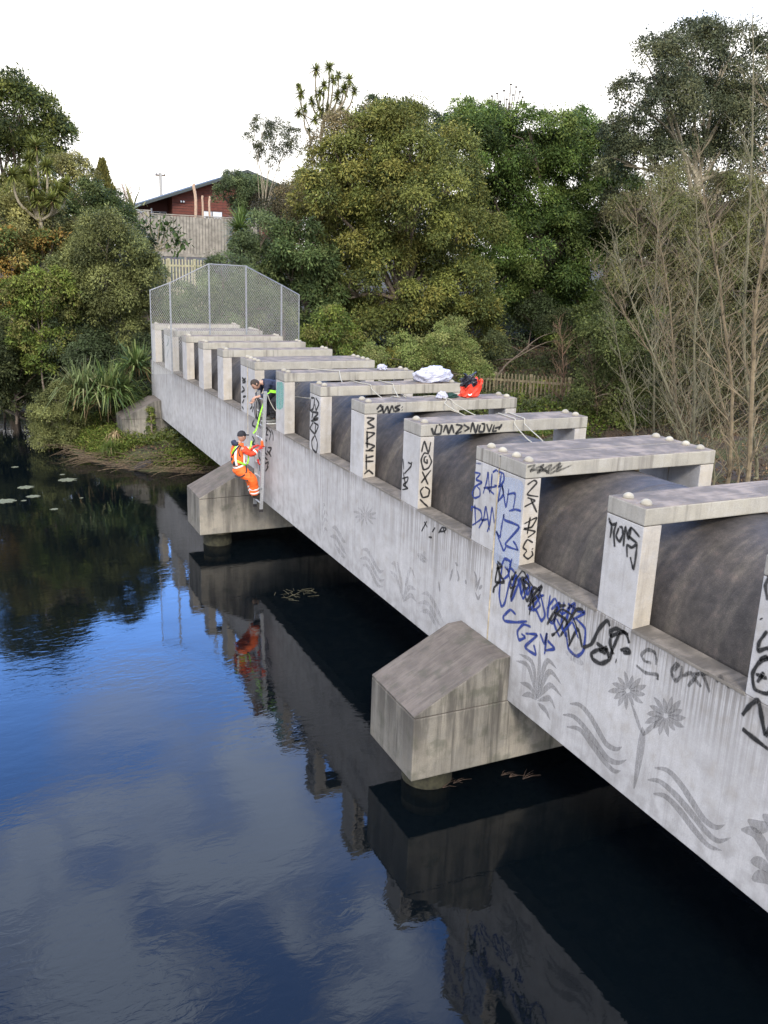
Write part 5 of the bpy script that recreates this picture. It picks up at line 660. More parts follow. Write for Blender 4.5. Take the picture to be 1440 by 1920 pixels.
# ground cover on the bank and slopes
def cover(name, label, n, xr, yr, dr, pal, sz, hmax, cat='stuff', dense=None):
    X = rng.uniform(*xr, n*6); Y = rng.uniform(*yr, n*6); d = shore_d(X, Y); k = (d > dr[0]) & (d < dr[1])
    if dense: k &= (np.sin(X*dense)+np.sin(Y*dense*1.3)+rng.normal(size=len(X))*.6 > -.3)
    k &= ~((X > -1.4) & (X < 4.4) & (Y > 29.5) & (Y < 30.9))
    X, Y = X[k][:n], Y[k][:n]; m = len(X); P = np.stack([X, Y, hgt(X, Y)+rng.random(m)**1.5*hmax], 1)
    D = rng.normal(size=(m,3)); D[:,2] = np.abs(D[:,2])*.7; V = leaf_quads(P, D, np.array([0,0,1.0])+rng.normal(size=(m,3))*.5, sz*rng.uniform(.6,1.3,m), sz*.5*rng.uniform(.6,1.2,m)); pal_ = np.array(PAL[pal])
    o = npmesh(name, V, 4, M_leaf, None, pal_[rng.integers(0,len(pal_),m)]*rng.uniform(.7,1.3,m)[:,None]); tag(o, label, None, kind='stuff'); o['category'] = cat
cover('bank_weeds', 'low bright green weeds covering the left bank by the abutment', 60000, (-4.2,2.6), (26.2,36), (.12,4.5), 'grass', .09, .30, 'ground cover', 2.2)
cover('undergrowth', 'dark leafy undergrowth carpeting the slopes behind', 110000, (-12,30), (26,56), (.6,40), 'darkolive', .16, .5, 'undergrowth', 1.1)
cover('fence_grass', 'green grass at the foot of the right picket fence', 12000, (11,18), (23,31), (1,30), 'grass', .16, .3, 'grass')
PAL['litter'] = [(.16,.10,.055),(.11,.07,.04),(.2,.13,.07),(.08,.06,.04)]
cover('leaf_litter', 'brown fallen leaves on the bank and slope', 60000, (-6,24), (8,45), (.2,25), 'litter', .11, .06, 'leaf litter')
# dead reeds and sticks along the water edge
mb = MB(); R = random.Random(4)
for k in range(260):
    x = R.uniform(-2.9, 1.0); t = R.random(); y0 = np.interp(x, [-3.0,-2.4,-1.3,.57,1.5], [31.2,28.9,27.3,26.3,26.4]); y = y0+R.uniform(-.15,.6); z = max(WL, float(hgt(x,y)))+R.uniform(0,.2); a = R.uniform(-.5,.7)+(math.pi if R.random() < .5 else 0); l = R.uniform(.3,1.2)
    mb.tube([(x,y,z), (x+math.cos(a)*l*.5, y+math.sin(a)*l*.3, z+R.uniform(0,.12)), (x+math.cos(a)*l, y+math.sin(a)*l*.6, z+R.uniform(-.1,.15))], [.008,.007,.004], 4, cap=False)
tag(mb.build('dead_reeds', simple('dead_reeds', (.12,.085,.05), .9, var=.5)), 'tangled dead reeds and sticks along the foot of the left bank', kind='stuff')['category'] = 'reeds'
bpy.data.objects['bank_weeds']['kind'] = 'stuff'
# rocks
R = random.Random(8); labs = ['dark boulder under the abutment at the water edge','rounded dark stone beside the boulder under the abutment','small dark stone lowest on the left bank']
for i, (px, py, s) in enumerate(((268,852,.17),(280,856,.13),(258,858,.11))):
    c = on_ray(px, py, 27.4); c.z = float(hgt(c.x, c.y)); mb = MB().sphere((0,0,0), s, 9, 6, -1, (1.2,.9,.75)); mb.v = [(c.x+v[0]*(1+.15*R.random()), c.y+v[1]*(1+.15*R.random()), c.z+v[2]*(1+.2*R.random())) for v in mb.v]
    tag(mb.build('rock', simple('basalt', (.035,.03,.028), .9, var=.5, scale=12)), labs[i], 'rock')
a, b = on_ray(-40,784,42.5), on_ray(58,768,40.0); a.z = float(hgt(a.x,a.y))+.35; b.z = float(hgt(b.x,b.y))+.25
tag(MB().tube([a, a.lerp(b,.5)+Vector((0,0,.05)), b], [.1,.09,.07], 8).build('log', M_palebark), 'long pale fallen log on the far left bank', 'log')
# floating scum patches
M_scum = simple('floating_scum', (.12,.13,.085), .8, var=.4, scale=20)
SC = [(8,940,16,5),(48,914,12,4),(62,931,10,3),(126,900,14,3.5),(102,955,6,2),(45,939,4,1.5),(28,876,5,1.5),(153,934,3,1.2),(117,890,4,1.2),(213,875,3,1.2)]
SL = ['largest pale scum patch floating at the left edge of the water','oval scum patch above the second small one on the left water','small scum patch just below the oval one','long thin scum patch nearest the left bank point','lone small scum patch lowest of the floating ones','tiny scum spot beside the small patch','small scum patch farthest left near the bank','tiny scum spot farthest right of the patches','tiny scum spot over the long thin patch','tiny scum spot close under the bank reeds']
for (px, py, w, h), lab in zip(SC, SL):
    d = fw+r2*((px-720)/1655.6)-u2*((py-960)/1655.6); o = M4.translation; c = o+d*((WL-o.z)/d.z); dist = (c-o).length; rx = w*dist/1655.6; ry = rx*.9; n = 22; ph = random.random()*6
    P = [(c.x+math.cos(2*math.pi*k/n)*rx*(1+.25*math.sin(3*k+ph)+.1*math.sin(7*k)), c.y+math.sin(2*math.pi*k/n)*ry*(1+.2*math.sin(2*k+ph)), WL+.004) for k in range(n)]
    me = bpy.data.meshes.new('scum_patch'); me.from_pydata(P+[(x,y,z+.006) for x,y,z in P], [], [tuple(range(n,2*n))]+[((k+1)%n,k,k+n,(k+1)%n+n) for k in range(n)]); me.materials.append(M_scum); tag(link('scum_patch', me), lab, 'floating scum', 'scum patches floating on the water')
mb = MB(); c = Vector((2.0,14.0,WL)); d = fw+r2*((552-720)/1655.6)-u2*((1115-960)/1655.6); o = M4.translation; c = o+d*((WL-o.z)/d.z); R = random.Random(3)
for k in range(34):
    x, y, a, l = c.x+R.gauss(0,.22), c.y+R.gauss(0,.12), R.uniform(0,6.28), R.uniform(.05,.25); mb.tube([(x,y,WL+.008),(x+math.cos(a)*l, y+math.sin(a)*l, WL+R.uniform(.005,.05))], [.006,.003], 4)
tag(mb.build('floating_twigs', simple('wet_twigs', (.06,.055,.03), .8, var=.5)), 'small raft of twigs and leaves floating beside the wall shadow', 'twigs')
mb = MB(); R = random.Random(5)
for px, py in ((830,1478),(850,1470),(955,1458),(980,1462),(940,1455)):
    d = fw+r2*((px-720)/1655.6)-u2*((py-960)/1655.6); c = o+d*((WL-o.z)/d.z)
    for k in range(5):
        a, l = R.uniform(-.3,.8), R.uniform(.08,.3); mb.tube([(c.x,c.y,WL+.008),(c.x+math.cos(a)*l*.5,c.y+math.sin(a)*l*.5,WL+.03),(c.x+math.cos(a)*l,c.y+math.sin(a)*l,WL+.01)], [.005,.004,.002], 4)
tag(mb.build('floating_twigs', simple('wet_brown_twigs', (.05,.03,.02), .8, var=.5)), 'thin brown twigs floating by the pile of the nearest pier', 'twigs')
# ---------------------------------------------------------------- house and fences
HS = empty('house', (10.5, 68, 4.0)); tag(HS, 'low red boarded house with dark sloping roof behind the timber fence', 'house')
y0 = 66.5
def wallpoly(x0, x1, zb, yy, th, mat, nm):
    zr = lambda x: 5.80+(x-6.0)*.354 if x < 13.8 else 8.56-(x-13.8)*.333
    xs = [x0]+([13.8] if x0 < 13.8 < x1 else [])+[x1]
    MB().prism([(x0, zb), (x1, zb)]+[(x, zr(x)-.16) for x in reversed(xs)], yy, yy+th).build(nm, mat, HS)
wallpoly(8.45, 17.6, 3.2, y0, 8, M_redwall, 'wall')
mb = MB()
for k in range(20): mb.box((8.44, y0-.025, 3.4+k*.19), (8.44+8, y0-.002, 3.4+k*.19+.012)) if 3.4+k*.19 < 6.2 else mb.box((8.45+(3.4+k*.19-6.2)/.352+.1, y0-.025, 3.4+k*.19), (15.2, y0-.002, 3.4+k*.19+.012))
mb.build('board_lines', M_dark, HS)
MB().prism([(6.6,3.2),(8.4,3.2),(8.4,6.46),(6.6,5.82)], y0+1.4, y0+8).build('porch_wall', simple('dark_red_boards', (.09,.03,.025), .8), HS)
w = MB().box((7.3,y0+1.3,4.2),(8.3,y0+1.39,5.45)).build('window', M_white, HS)
for x in (7.36,7.84): MB().box((x,y0+1.28,4.26),(x+.42,y0+1.3,5.4)).build('pane', M_glass, w)
MB().box((6.95,y0+.2,3.2),(7.05,y0+.3,5.6)).build('porch_post', M_white, HS)
w = MB().box((10.55,y0-.06,4.6),(12.1,y0-.002,5.62)).build('window', simple('dark_frame', (.08,.07,.07)), HS)
for x in (10.6, 11.38): MB().box((x,y0-.075,4.65),(x+.68,y0-.062,5.57)).build('pane', simple('drawn_blind', (.6,.62,.66), .4), w)
MB().add([(5.75,65.6,5.55),(13.8,65.6,8.40),(13.8,76,8.40),(5.75,76,5.55),(5.75,65.6,5.75),(13.8,65.6,8.6),(13.8,76,8.6),(5.75,76,5.75)], [(0,3,2,1),(4,5,6,7),(0,1,5,4),(1,2,6,5),(2,3,7,6),(3,0,4,7)]).add([(13.803,65.6,8.40),(18.6,65.6,6.8),(18.6,76,6.8),(13.803,76,8.40),(13.803,65.6,8.6),(18.6,65.6,7.0),(18.6,76,7.0),(13.803,76,8.6)], [(0,3,2,1),(4,5,6,7),(0,1,5,4),(1,2,6,5),(2,3,7,6),(3,0,4,7)]).build('roof', M_roof, HS)
for dx in (-.08, .1): MB().sphere((9.15+dx, y0-.14, 6.15), .075, 8, 5).build('security_lamp', M_white, HS)
MB().box((9.08,y0-.1,6.08),(9.22,y0-.002,6.2)).build('lamp_bracket', M_dark, HS)
for i, (px, top, w_, lab) in enumerate(((365,345,.17,'tallest of three bare cut trunks standing before the red house wall'),(379,367,.12,'shortest middle trunk of the three bare cut trunks before the house'),(393,368,.13,'right hand trunk of the three bare cut trunks before the house'))):
    a, b = on_ray(px+1, 402, 64), on_ray(px-1 if i == 0 else px+1, top, 64)
    tag(MB().tube(crom([a-Vector((0,0,1)), a.lerp(b,.5)+Vector((.07*(1-i),0,0)), b-Vector((.04,0,.2)), b], 4), [w_*.7, w_*.6]+[w_*.6]*11, 9).build('cut_trunk', M_stump), lab, 'tree stump', 'cut trunks before the house')
a = on_ray(303, 372, 95); b = on_ray(300.5, 324, 95); UP = empty('utility_pole', a); tag(UP, 'pale utility pole with a short crossarm beyond the house roof', 'utility pole')
MB().tube([a-Vector((0,0,4)), b], [.2,.16], 8).build('pole', simple('pale_pole', (.35,.34,.32)), UP)
MB().box((b.x-.5, b.y-.07, b.z-.32), (b.x+.5, b.y+.07, b.z-.18)).build('crossarm', M_bark, UP)
for dx in (-.4, 0, .4): MB().tube([(b.x+dx,b.y,b.z-.18),(b.x+dx,b.y,b.z-.02)], .05, 6).build('insulator', M_dark, UP)
tag(MB().tube(crom([on_ray(207,333,80), on_ray(255,331,85), on_ray(300,326,94.8)], 4), .018, 4).build('power_line', M_dark), 'thin power line running left from the utility pole', 'power line')
# timber fence of the garden
TF = empty('timber_fence', (8, 62, 3)); tag(TF, 'tall grey vertical board fence in front of the red house', 'fence')
def boards(name, x0, x1, zt, zb, y, wd, gap, par, mat, th=.022, jit=.01, ya=None):
    mb = MB(); x = x0; R = random.Random(int(x0*10)); ztf = zt if callable(zt) else (lambda _: zt); zbf = zb if callable(zb) else (lambda _: zb)
    while x+wd <= x1+1e-6:
        yy = y+(0 if ya is None else ya*(x-x0)); dz = R.uniform(-jit, jit); dy = R.uniform(0,.012); mb.box((x, yy+dy, zbf(x)), (x+wd, yy+dy+th, ztf(x)+dz)); x += wd+gap
    return mb.build(name, mat, par)
boards('board_panel', 4.0, 6.0, 5.16, 3.0, 61.9, .19, .028, TF, M_wood, jit=.03)
boards('board_panel', 6.05, 13.6, 4.98, 2.3, 62.1, .19, .028, TF, M_wood, jit=.03)
MB().box((3.98,61.86,5.18),(6.02,61.99,5.24)).build('capping', M_wood, TF); MB().box((6.04,62.05,5.0),(13.7,62.2,5.06)).build('capping', M_wood, TF)
for x in (6.5,8.2,9.9): MB().box((x,61.95,1.6),(x+.14,62.08,2.6)).build('post', M_wood, TF)
MB().box((5.8,61.93,2.32),(13.5,62.09,2.5)).build('bottom_rail', M_wood, TF)
MB().box((4.0,62.15,2.6),(13.6,62.18,4.9)).build('gap_shade_sheet', M_dark, TF)  # dark sheet added behind the boards so their gaps look shaded
PF = empty('picket_fence', (4.2,46,.2)); tag(PF, 'pale upright picket fence behind the left side of the mesh guard', 'fence')
boards('pickets', 3.35, 5.75, 2.16, -.2, 46, .075, .085, PF, M_picket)
for z in (.55, 1.8): MB().box((3.3,46.03,z),(5.8,46.08,z+.09)).build('rail', M_picket, PF)
for x in (3.75,5.1): MB().box((x,46.085,-.4),(x+.12,46.19,2.2)).build('post', M_picket, PF)
RF = empty('picket_fence', (15.3,29,-3)); tag(RF, 'old brown picket fence running down the slope on the right', 'fence')
gz2 = lambda x: -3.15+.2*(x-14.4)/1.6
def rfence():
    a = Vector((13.9,31.6,0)); b = Vector((16.3,26.2,0)); n = 34; mb = MB(); mr = MB()
    zt = lambda t: -2.0+.22*t; zb = lambda t: -3.25+.28*t
    for i in range(n):
        t = i/(n-1); p = a.lerp(b, t); mb.obox((p.x,p.y,zb(t)), (p.x,p.y,zt(t)), .075, .02, ref=(.4,-.9,0))
    mb.build('pickets', M_pickdark, RF)
    for zz in (.25, .95):
        MB().obox((a.x+.03,a.y+.03,zb(0)+zz), (b.x+.03,b.y+.03,zb(1)+zz), .05, .09).build('rail', M_pickdark, RF)
    for t in (.12, .42, .72): p = a.lerp(b, t); MB().obox((p.x+.07,p.y+.03,zb(t)-.4), (p.x+.07,p.y+.03,zt(t)+.02), .1, .1, ref=(.4,-.9,0)).build('post', M_pickdark, RF)
rfence()
# ---------------------------------------------------------------- ladder
LD = empty('ladder', (-.22, 17.65, -3.18)); tag(LD, 'tall aluminium ladder leaning against the bridge wall beside the orange worker', 'ladder')
def lp(t, y): return Vector((-.225+.105*t, y, -3.18+2.68*t))
for yy, t1 in ((17.45, 1.0), (17.93, .985)):
    MB().obox(lp(0,yy), lp(t1,yy), .075, .028, ref=(0,1,0)).build('rail', M_alu, LD)
    MB().obox(lp(-.012,yy), lp(.012,yy), .085, .036, ref=(0,1,0)).build('foot', M_dark, LD)
for k in range(9):
    t = .06+k*.108; MB().tube([lp(t,17.464), lp(t,17.916)], .02, 8).build('rung', M_alu, LD)
MB().tube([lp(.185,17.43)+Vector((-.03,0,0)), lp(.2,17.43)+Vector((-.03,0,0))], .03, 8).build('bolt', M_steel, LD)
# ---------------------------------------------------------------- people
from mathutils import noise as NZ
CLOTH = {'orange_work_cloth', 'red_orange_sleeve', 'black_cloth', 'navy_cloth'}
def skin(name, chains, mat, parent, sub=2):
    """chains: list of [(x,y,z,r),...]; points shared by position are one joint; first chain starts at the root"""
    loc = parent_loc(parent); vs = []; rs = []; es = []; idx = {}
    for ch in chains:
        prev = None
        for p in ch:
            k = tuple(round(v, 4) for v in p[:3])
            if k not in idx: idx[k] = len(vs); vs.append(Vector(p[:3])-loc); rs.append(p[3])
            i = idx[k]
            if prev is not None and prev != i: es.append((prev, i))
            prev = i
    me = bpy.data.meshes.new(name); me.from_pydata(vs, es, []); o = bpy.data.objects.new(name, me); S.collection.objects.link(o)
    md = o.modifiers.new('skin', 'SKIN'); md.use_smooth_shade = True
    sv = me.skin_vertices[0].data
    for i, r in enumerate(rs): sv[i].radius = (r, r)
    roots = {0}
    # one root per connected chain
    par = list(range(len(vs)))
    def find(a):
        while par[a] != a: a = par[a]
        return a
    for a, b in es: par[find(a)] = find(b)
    seen = set()
    for i in range(len(vs)):
        f = find(i)
        if f not in seen: seen.add(f); sv[i].use_root = True
        else: sv[i].use_root = False
    if mat.name in CLOTH: sub = 3
    ms = o.modifiers.new('sub', 'SUBSURF'); ms.levels = sub; ms.render_levels = sub
    bpy.context.view_layer.update(); dg = bpy.context.evaluated_depsgraph_get()
    nm = bpy.data.meshes.new_from_object(o.evaluated_get(dg)); nm.name = name
    o.modifiers.clear(); o.data = nm; nm.materials.clear(); nm.materials.append(mat)
    for p in nm.polygons: p.use_smooth = True
    if mat.name in CLOTH:               # folds in the cloth
        for v in nm.vertices:
            c = v.co+loc; a = NZ.noise(Vector((c.x*9, c.y*9, c.z*22)))+.6*NZ.noise(Vector((c.x*24+5, c.y*24, c.z*34))); v.co += v.normal*a*.016
    if parent: o.parent = parent
    bpy.data.meshes.remove(me) if me.users == 0 else None
    return o
M_skin = simple('skin', (.42,.24,.17), .55, var=.05); M_hivis = simple('orange_work_cloth', (.85,.14,.02), .75, var=.1, scale=30, bump=.3); M_hivis2 = simple('red_orange_sleeve', (.75,.06,.02), .75, var=.1, scale=30)
M_refl = simple('reflective_tape', (.75,.75,.72), .4, var=.05); M_black = simple('black_cloth', (.015,.015,.02), .8, var=.3, scale=30); M_navy = simple('navy_cloth', (.015,.02,.045), .8, var=.3, scale=30)
M_green = simple('lime_webbing', (.30,.72,.03), .6, var=.1); M_redglove = simple('red_glove', (.55,.03,.02), .6); M_bottle = simple('orange_bottle', (.8,.12,.02), .35, var=.05); M_boot = simple('boot_leather', (.03,.025,.02), .6)
M_hair = simple('dark_hair', (.03,.02,.015), .8, var=.4, scale=80)
def hand(root, d, palm_n, curl, r=.0085):
    """five finger chains from a wrist: returns skin chains"""
    d = Vector(d).normalized(); nrm = Vector(palm_n).normalized(); side = d.cross(nrm).normalized(); nrm = side.cross(d)
    w = Vector(root); pc = w+d*.05; ch = []
    ch.append([(*w, .024), (*(w+d*.03), .028), (*(w+d*.075), .03)])
    for k, (o_, l) in enumerate(((-.032,.062),(-.011,.074),(.011,.07),(.031,.055))):
        b = w+d*.078+side*o_; p = b; dd = d.copy(); c = [(*(w+d*.05+side*o_*.7), .013), (*b, r*1.15)]
        for s_ in (.42,.33,.25):
            dd = (dd+nrm*curl).normalized(); p = p+dd*l*s_*1.15; c.append((*p, r*(1.05-.2*(1-s_))))
        ch.append(c)
    t0 = w+d*.025-side*.026; t1 = t0-side*.022+d*.022+nrm*.012; t2 = t1+d*.028+nrm*.02
    ch.append([(*t0, .014), (*t1, .011), (*t2, .009)])
    return ch
def head(c, fwd, upv, s=1.0):
    """continuous head: neck chain comes from outside; skull + jaw; returns extra sub meshes too"""
    f = Vector(fwd).normalized(); u = Vector(upv).normalized(); u = (u-f*u.dot(f)).normalized(); r = f.cross(u)
    return f, u, r
def face(body_mb, c, f, u, r, s=1.0):
    def P(a, b, e): return Vector(c)+f*a*s+u*b*s+r*e*s
    nu, nv = 20, 14; V = []; F = []
    for j in range(nv+1):
        t = math.pi*(j/nv-.5)
        for k in range(nu):
            p = 2*math.pi*k/nu; x = math.cos(t)*math.cos(p); y = math.cos(t)*math.sin(p); z = math.sin(t)
            fx = .098*x; ry = .078*y; uz = .122*z
            if z < 0: ry *= 1+.28*z; fx = fx*(1+.12*z)+.012*(-z)*(x > 0)
            if x > .5 and abs(y) < .3 and -.35 < z < .1: fx += .018*(1-abs(y)/.3)*(.45-abs(z+.15))/.45
            if x > .6 and .0 < z < .25 and .2 < abs(y) < .6: fx -= .010
            if x > .6 and abs(y) < .35 and -.6 < z < -.42: fx += .006
            V.append(P(fx, uz, ry))
    for j in range(nv):
        for k in range(nu): F.append((j*nu+k, j*nu+(k+1)%nu, (j+1)*nu+(k+1)%nu, (j+1)*nu+k))
    body_mb.add(V, F)
    for e in (-1, 1):
        body_mb.sphere(P(-.005, .005, .08*e), .028*s, 8, 6, -1, (.5,.5,1))
        # ears sit at eye height
    return P
def eyes(P, par):
    for e in (-1, 1): MB().sphere(P(.084,.012,.031*e), .0115, 8, 6).build('eye', simple('eye', (.05,.04,.035), .3), par)
    MB().tube([P(.092,-.058,-.024), P(.099,-.056,0), P(.092,-.058,.024)], .005, 6).build('mouth', simple('lips', (.35,.13,.10), .5), par)
def band(name, chain, mat, par, r, w, n=20, ax=None):
    """a flat ring of tape round a limb at point chain[0] with axis towards chain[1]"""
    a, b = Vector(chain[0]), Vector(chain[1]); d = (b-a).normalized()
    return MB().tube([a-d*w/2, a-d*w*.3, a+d*w*.3, a+d*w/2], [r*.97, r, r, r*.97], n, cap=False).build(name, mat, par, smooth=True)
def strap(name, pts, w, mat, par=None, th=.004, nn=None):
    P = crom(pts, 5); mb = MB(); V = []; F = []
    for i, p in enumerate(P):
        d = (P[min(i+1,len(P)-1)]-P[max(0,i-1)]).normalized(); v = (p-M4.translation).normalized(); s = d.cross(Vector(nn) if nn else v).normalized()*w/2; h = d.cross(s).normalized()*th
        V += [p-s, p-s+h, p+s+h, p+s]
    for i in range(len(P)-1):
        for k in range(4): F.append((i*4+k, i*4+(k+1)%4, (i+1)*4+(k+1)%4, (i+1)*4+k))
    F += [(0,1,2,3), tuple(4*(len(P)-1)+k for k in (3,2,1,0))]
    return mb.add(V, F).build(name, mat, par)
# worker in orange, leaning back on the ladder
PO = empty('person', (-.45, 17.6, -2.9)); tag(PO, 'person in orange workwear and black cap leaning back on the ladder in a harness', 'person')
pel = (-.655,17.63,-2.20); sp = (-.70,17.62,-2.02); chs = (-.69,17.62,-1.84); nk = (-.67,17.62,-1.66); hc = (-.605,17.62,-1.50)
shR, shL = (-.64,17.44,-1.73), (-.66,17.80,-1.72); elR, elL = (-.46,17.36,-1.87), (-.45,17.88,-1.90); wrR, wrL = (-.275,17.42,-1.755), (-.26,17.85,-1.80)
hiR, hiL = (-.65,17.54,-2.25), (-.65,17.72,-2.25); knR, knL = (-.42,17.43,-2.44), (-.40,17.82,-2.47); anR, anL = (-.345,17.53,-2.80), (-.30,17.70,-2.78)
q = lambda p, r: (*p, r)
bd = skin('body', [[q(pel,.10), q(sp,.09), q(chs,.08), (-.675,17.62,-1.72,.05), q(nk,.05), (-.64,17.62,-1.58,.048)], [q(chs,.08), q(shR,.04), q(elR,.035), q(wrR,.027)], [q(chs,.08), q(shL,.04), q(elL,.035), q(wrL,.027)],
    [q(pel,.10), q(hiR,.08), q(knR,.055), q(anR,.04)], [q(pel,.10), q(hiL,.08), q(knL,.055), q(anL,.04)]], M_skin, PO)
f_, u_, r_ = head(hc, (.93,.2,.02), (.03,0,1)); mb = MB(); P_ = face(mb, hc, f_, u_, r_, .98); hd = mb.build('head', M_skin, PO, smooth=True); eyes(P_, hd)
tr = skin('trousers', [[(-.66,17.63,-2.12,.16), q(pel,.18), (-.655,17.63,-2.28,.165)], [q(pel,.18), q(hiR,.15), (-.53,17.47,-2.37,.13), q(knR,.12), (-.375,17.49,-2.62,.11), (-.35,17.53,-2.84,.108)], [q(pel,.18), q(hiL,.15), (-.52,17.78,-2.38,.13), q(knL,.12), (-.345,17.76,-2.62,.108), (-.315,17.70,-2.82,.105)]], M_hivis, PO)
for a, b, r in (((-.365,17.505,-2.66),(-.345,17.53,-2.80),.104),((-.356,17.52,-2.745),(-.345,17.53,-2.80),.102),((-.335,17.745,-2.66),(-.31,17.70,-2.78),.102),((-.325,17.725,-2.735),(-.31,17.70,-2.78),.10)): band('reflective_band', (a, b), M_refl, tr, r*1.13, .038)
jk = skin('jacket', [[(-.66,17.63,-2.15,.17), (-.69,17.62,-2.02,.168), (-.70,17.62,-1.88,.175), (-.685,17.62,-1.76,.15), (-.675,17.62,-1.67,.09)], [(-.685,17.62,-1.76,.15), q(shR,.1)], [(-.685,17.62,-1.76,.15), q(shL,.1)]], M_hivis, PO)
for sh, el, wr in ((shR,elR,wrR),(shL,elL,wrL)):
    sl_ = skin('sleeve', [[q(sh,.098), q(tuple(Vector(sh).lerp(Vector(el),.5)),.084), q(el,.074), q(tuple(Vector(el).lerp(Vector(wr),.85)),.056)]], M_hivis2, PO)
    v = Vector(el).lerp(Vector(wr), .42); band('reflective_band', (v, Vector(wr)), M_refl, sl_, .066, .035)
band('reflective_band', ((-.655,17.63,-2.135),(-.67,17.63,-2.10)), M_refl, jk, .165, .04)
strap('reflective_stripe', [(-.765,17.487,-2.12),(-.79,17.475,-2.0),(-.795,17.47,-1.88),(-.775,17.482,-1.76),(-.73,17.52,-1.66)], .045, M_refl, jk, nn=(-.5,-.86,0))
strap('reflective_stripe', [(-.60,17.46,-2.12),(-.60,17.458,-2.0),(-.60,17.455,-1.90),(-.60,17.46,-1.82)], .045, M_refl, jk, nn=(.3,-.95,0))
# the navy hood, harness, gloves, boots, cap
skin('hood', [[(-.70,17.50,-1.635,.045),(-.77,17.53,-1.64,.06),(-.80,17.62,-1.65,.062),(-.77,17.71,-1.64,.06),(-.70,17.74,-1.635,.045)]], M_navy, PO)
HN = strap('harness', [(-.70,17.46,-1.66),(-.80,17.48,-1.78),(-.838,17.56,-1.90),(-.80,17.70,-2.0),(-.72,17.76,-2.1)], .03, M_black, PO)
strap('harness_strap', [(-.66,17.47,-1.67),(-.72,17.455,-1.78),(-.70,17.455,-1.90),(-.60,17.49,-1.93),(-.55,17.56,-1.92)], .025, M_black, HN)
strap('harness_strap', [(-.80,17.50,-2.0),(-.70,17.445,-2.04),(-.60,17.455,-2.10),(-.53,17.53,-2.14)], .04, M_green, HN)
strap('harness_strap', [(-.72,17.50,-1.62),(-.78,17.50,-1.70),(-.82,17.52,-1.78),(-.845,17.58,-1.86)], .03, M_green, HN)
strap('harness_strap', [(-.56,17.47,-2.12),(-.57,17.40,-2.24),(-.63,17.40,-2.33),(-.72,17.44,-2.37),(-.79,17.55,-2.36)], .03, M_black, HN)
strap('harness_strap', [(-.50,17.40,-2.26),(-.49,17.36,-2.36),(-.56,17.38,-2.45),(-.64,17.45,-2.43)], .025, M_black, HN)
MB().sphere((-.81,17.52,-2.08), .045, 8, 6, -1, (.8,.8,1.2)).build('tool_pouch', M_black, HN); MB().sphere((-.83,17.60,-1.99), .04, 8, 6, -1, (.8,.8,1.2)).build('tool_pouch', M_black, HN)
for wr, dd in ((wrR, Vector((.55,.1,.45))), (wrL, Vector((.8,-.05,.35)))):
    skin('glove', [[(*(Vector(wr)-dd.normalized()*.05), .033), (*wr, .032)]]+hand(wr, dd, (.6,.3,-.2) if dd.z > .4 else (.7,-.3,-.4), .55, .012), M_redglove, PO, 1)
for an, tip in ((anR,(-.20,17.53,-2.905)),(anL,(-.15,17.69,-2.885))):
    a = Vector(an); skin('boot', [[(a.x,a.y,a.z+.02,.05),(a.x+.005,a.y,a.z-.06,.052),(tip[0]-.06,tip[1],tip[2]+.005,.042),(*tip,.034)],[(a.x+.005,a.y,a.z-.06,.052),(a.x-.05,a.y,a.z-.085,.036)]], M_boot, PO, 2)
cp = MB(); 
V = []; F = []; nu = 20
for j in range(7):
    t = -.12+(math.pi/2+.12)*j/6
    for k in range(nu):
        p = 2*math.pi*k/nu; V.append(P_(.106*math.cos(t)*math.cos(p)-.004, .028+.108*math.sin(t), .088*math.cos(t)*math.sin(p)))
for j in range(6):
    for k in range(nu): F.append((j*nu+k, j*nu+(k+1)%nu, (j+1)*nu+(k+1)%nu, (j+1)*nu+k))
cp.add(V, F); cap_ = cp.build('cap', M_black, PO, smooth=True)
V = []
for zz in (.0, .008):
    for k in range(11):
        a = -1.15+2.3*k/10; V.append(P_(.092*math.cos(a)*.98, .030+zz, .084*math.sin(a)))
    for k in range(11):
        a = -1.0+2.0*k/10; V.append(P_(.092+.085*math.cos(a*1.2)**.6 if abs(a*1.2) < 1.5 else .092, .018+zz-.006*abs(a), .080*math.sin(a)))
F = [(k,k+1,12+k,11+k) for k in range(10)]+[(22+k,33+k,34+k,23+k) for k in range(10)]+[(11+k,12+k,34+k,33+k) for k in range(10)]
MB().add(V, F).build('peak', M_black, cap_)
# spray bottle held by the worker, red glove tied to the ladder
BT = empty('bottle', (-.235,17.44,-1.66)); tag(BT, 'small orange bottle held up against the ladder by the orange worker', 'bottle')
MB().tube([(-.205,17.40,-1.70),(-.207,17.40,-1.685),(-.214,17.40,-1.60),(-.217,17.40,-1.585),(-.218,17.40,-1.57)], [.026,.03,.03,.022,.012], 12).build('bottle_body', M_bottle, BT)
MB().tube([(-.218,17.40,-1.569),(-.221,17.40,-1.535)], .013, 8).build('bottle_cap', M_refl, BT)
tag(skin('glove', hand((-.25,17.60,-2.02), (.1,0,-1), (1,0,0), .3, .012), M_redglove, None, 1), 'spare red glove hanging by the ladder rails', 'glove')
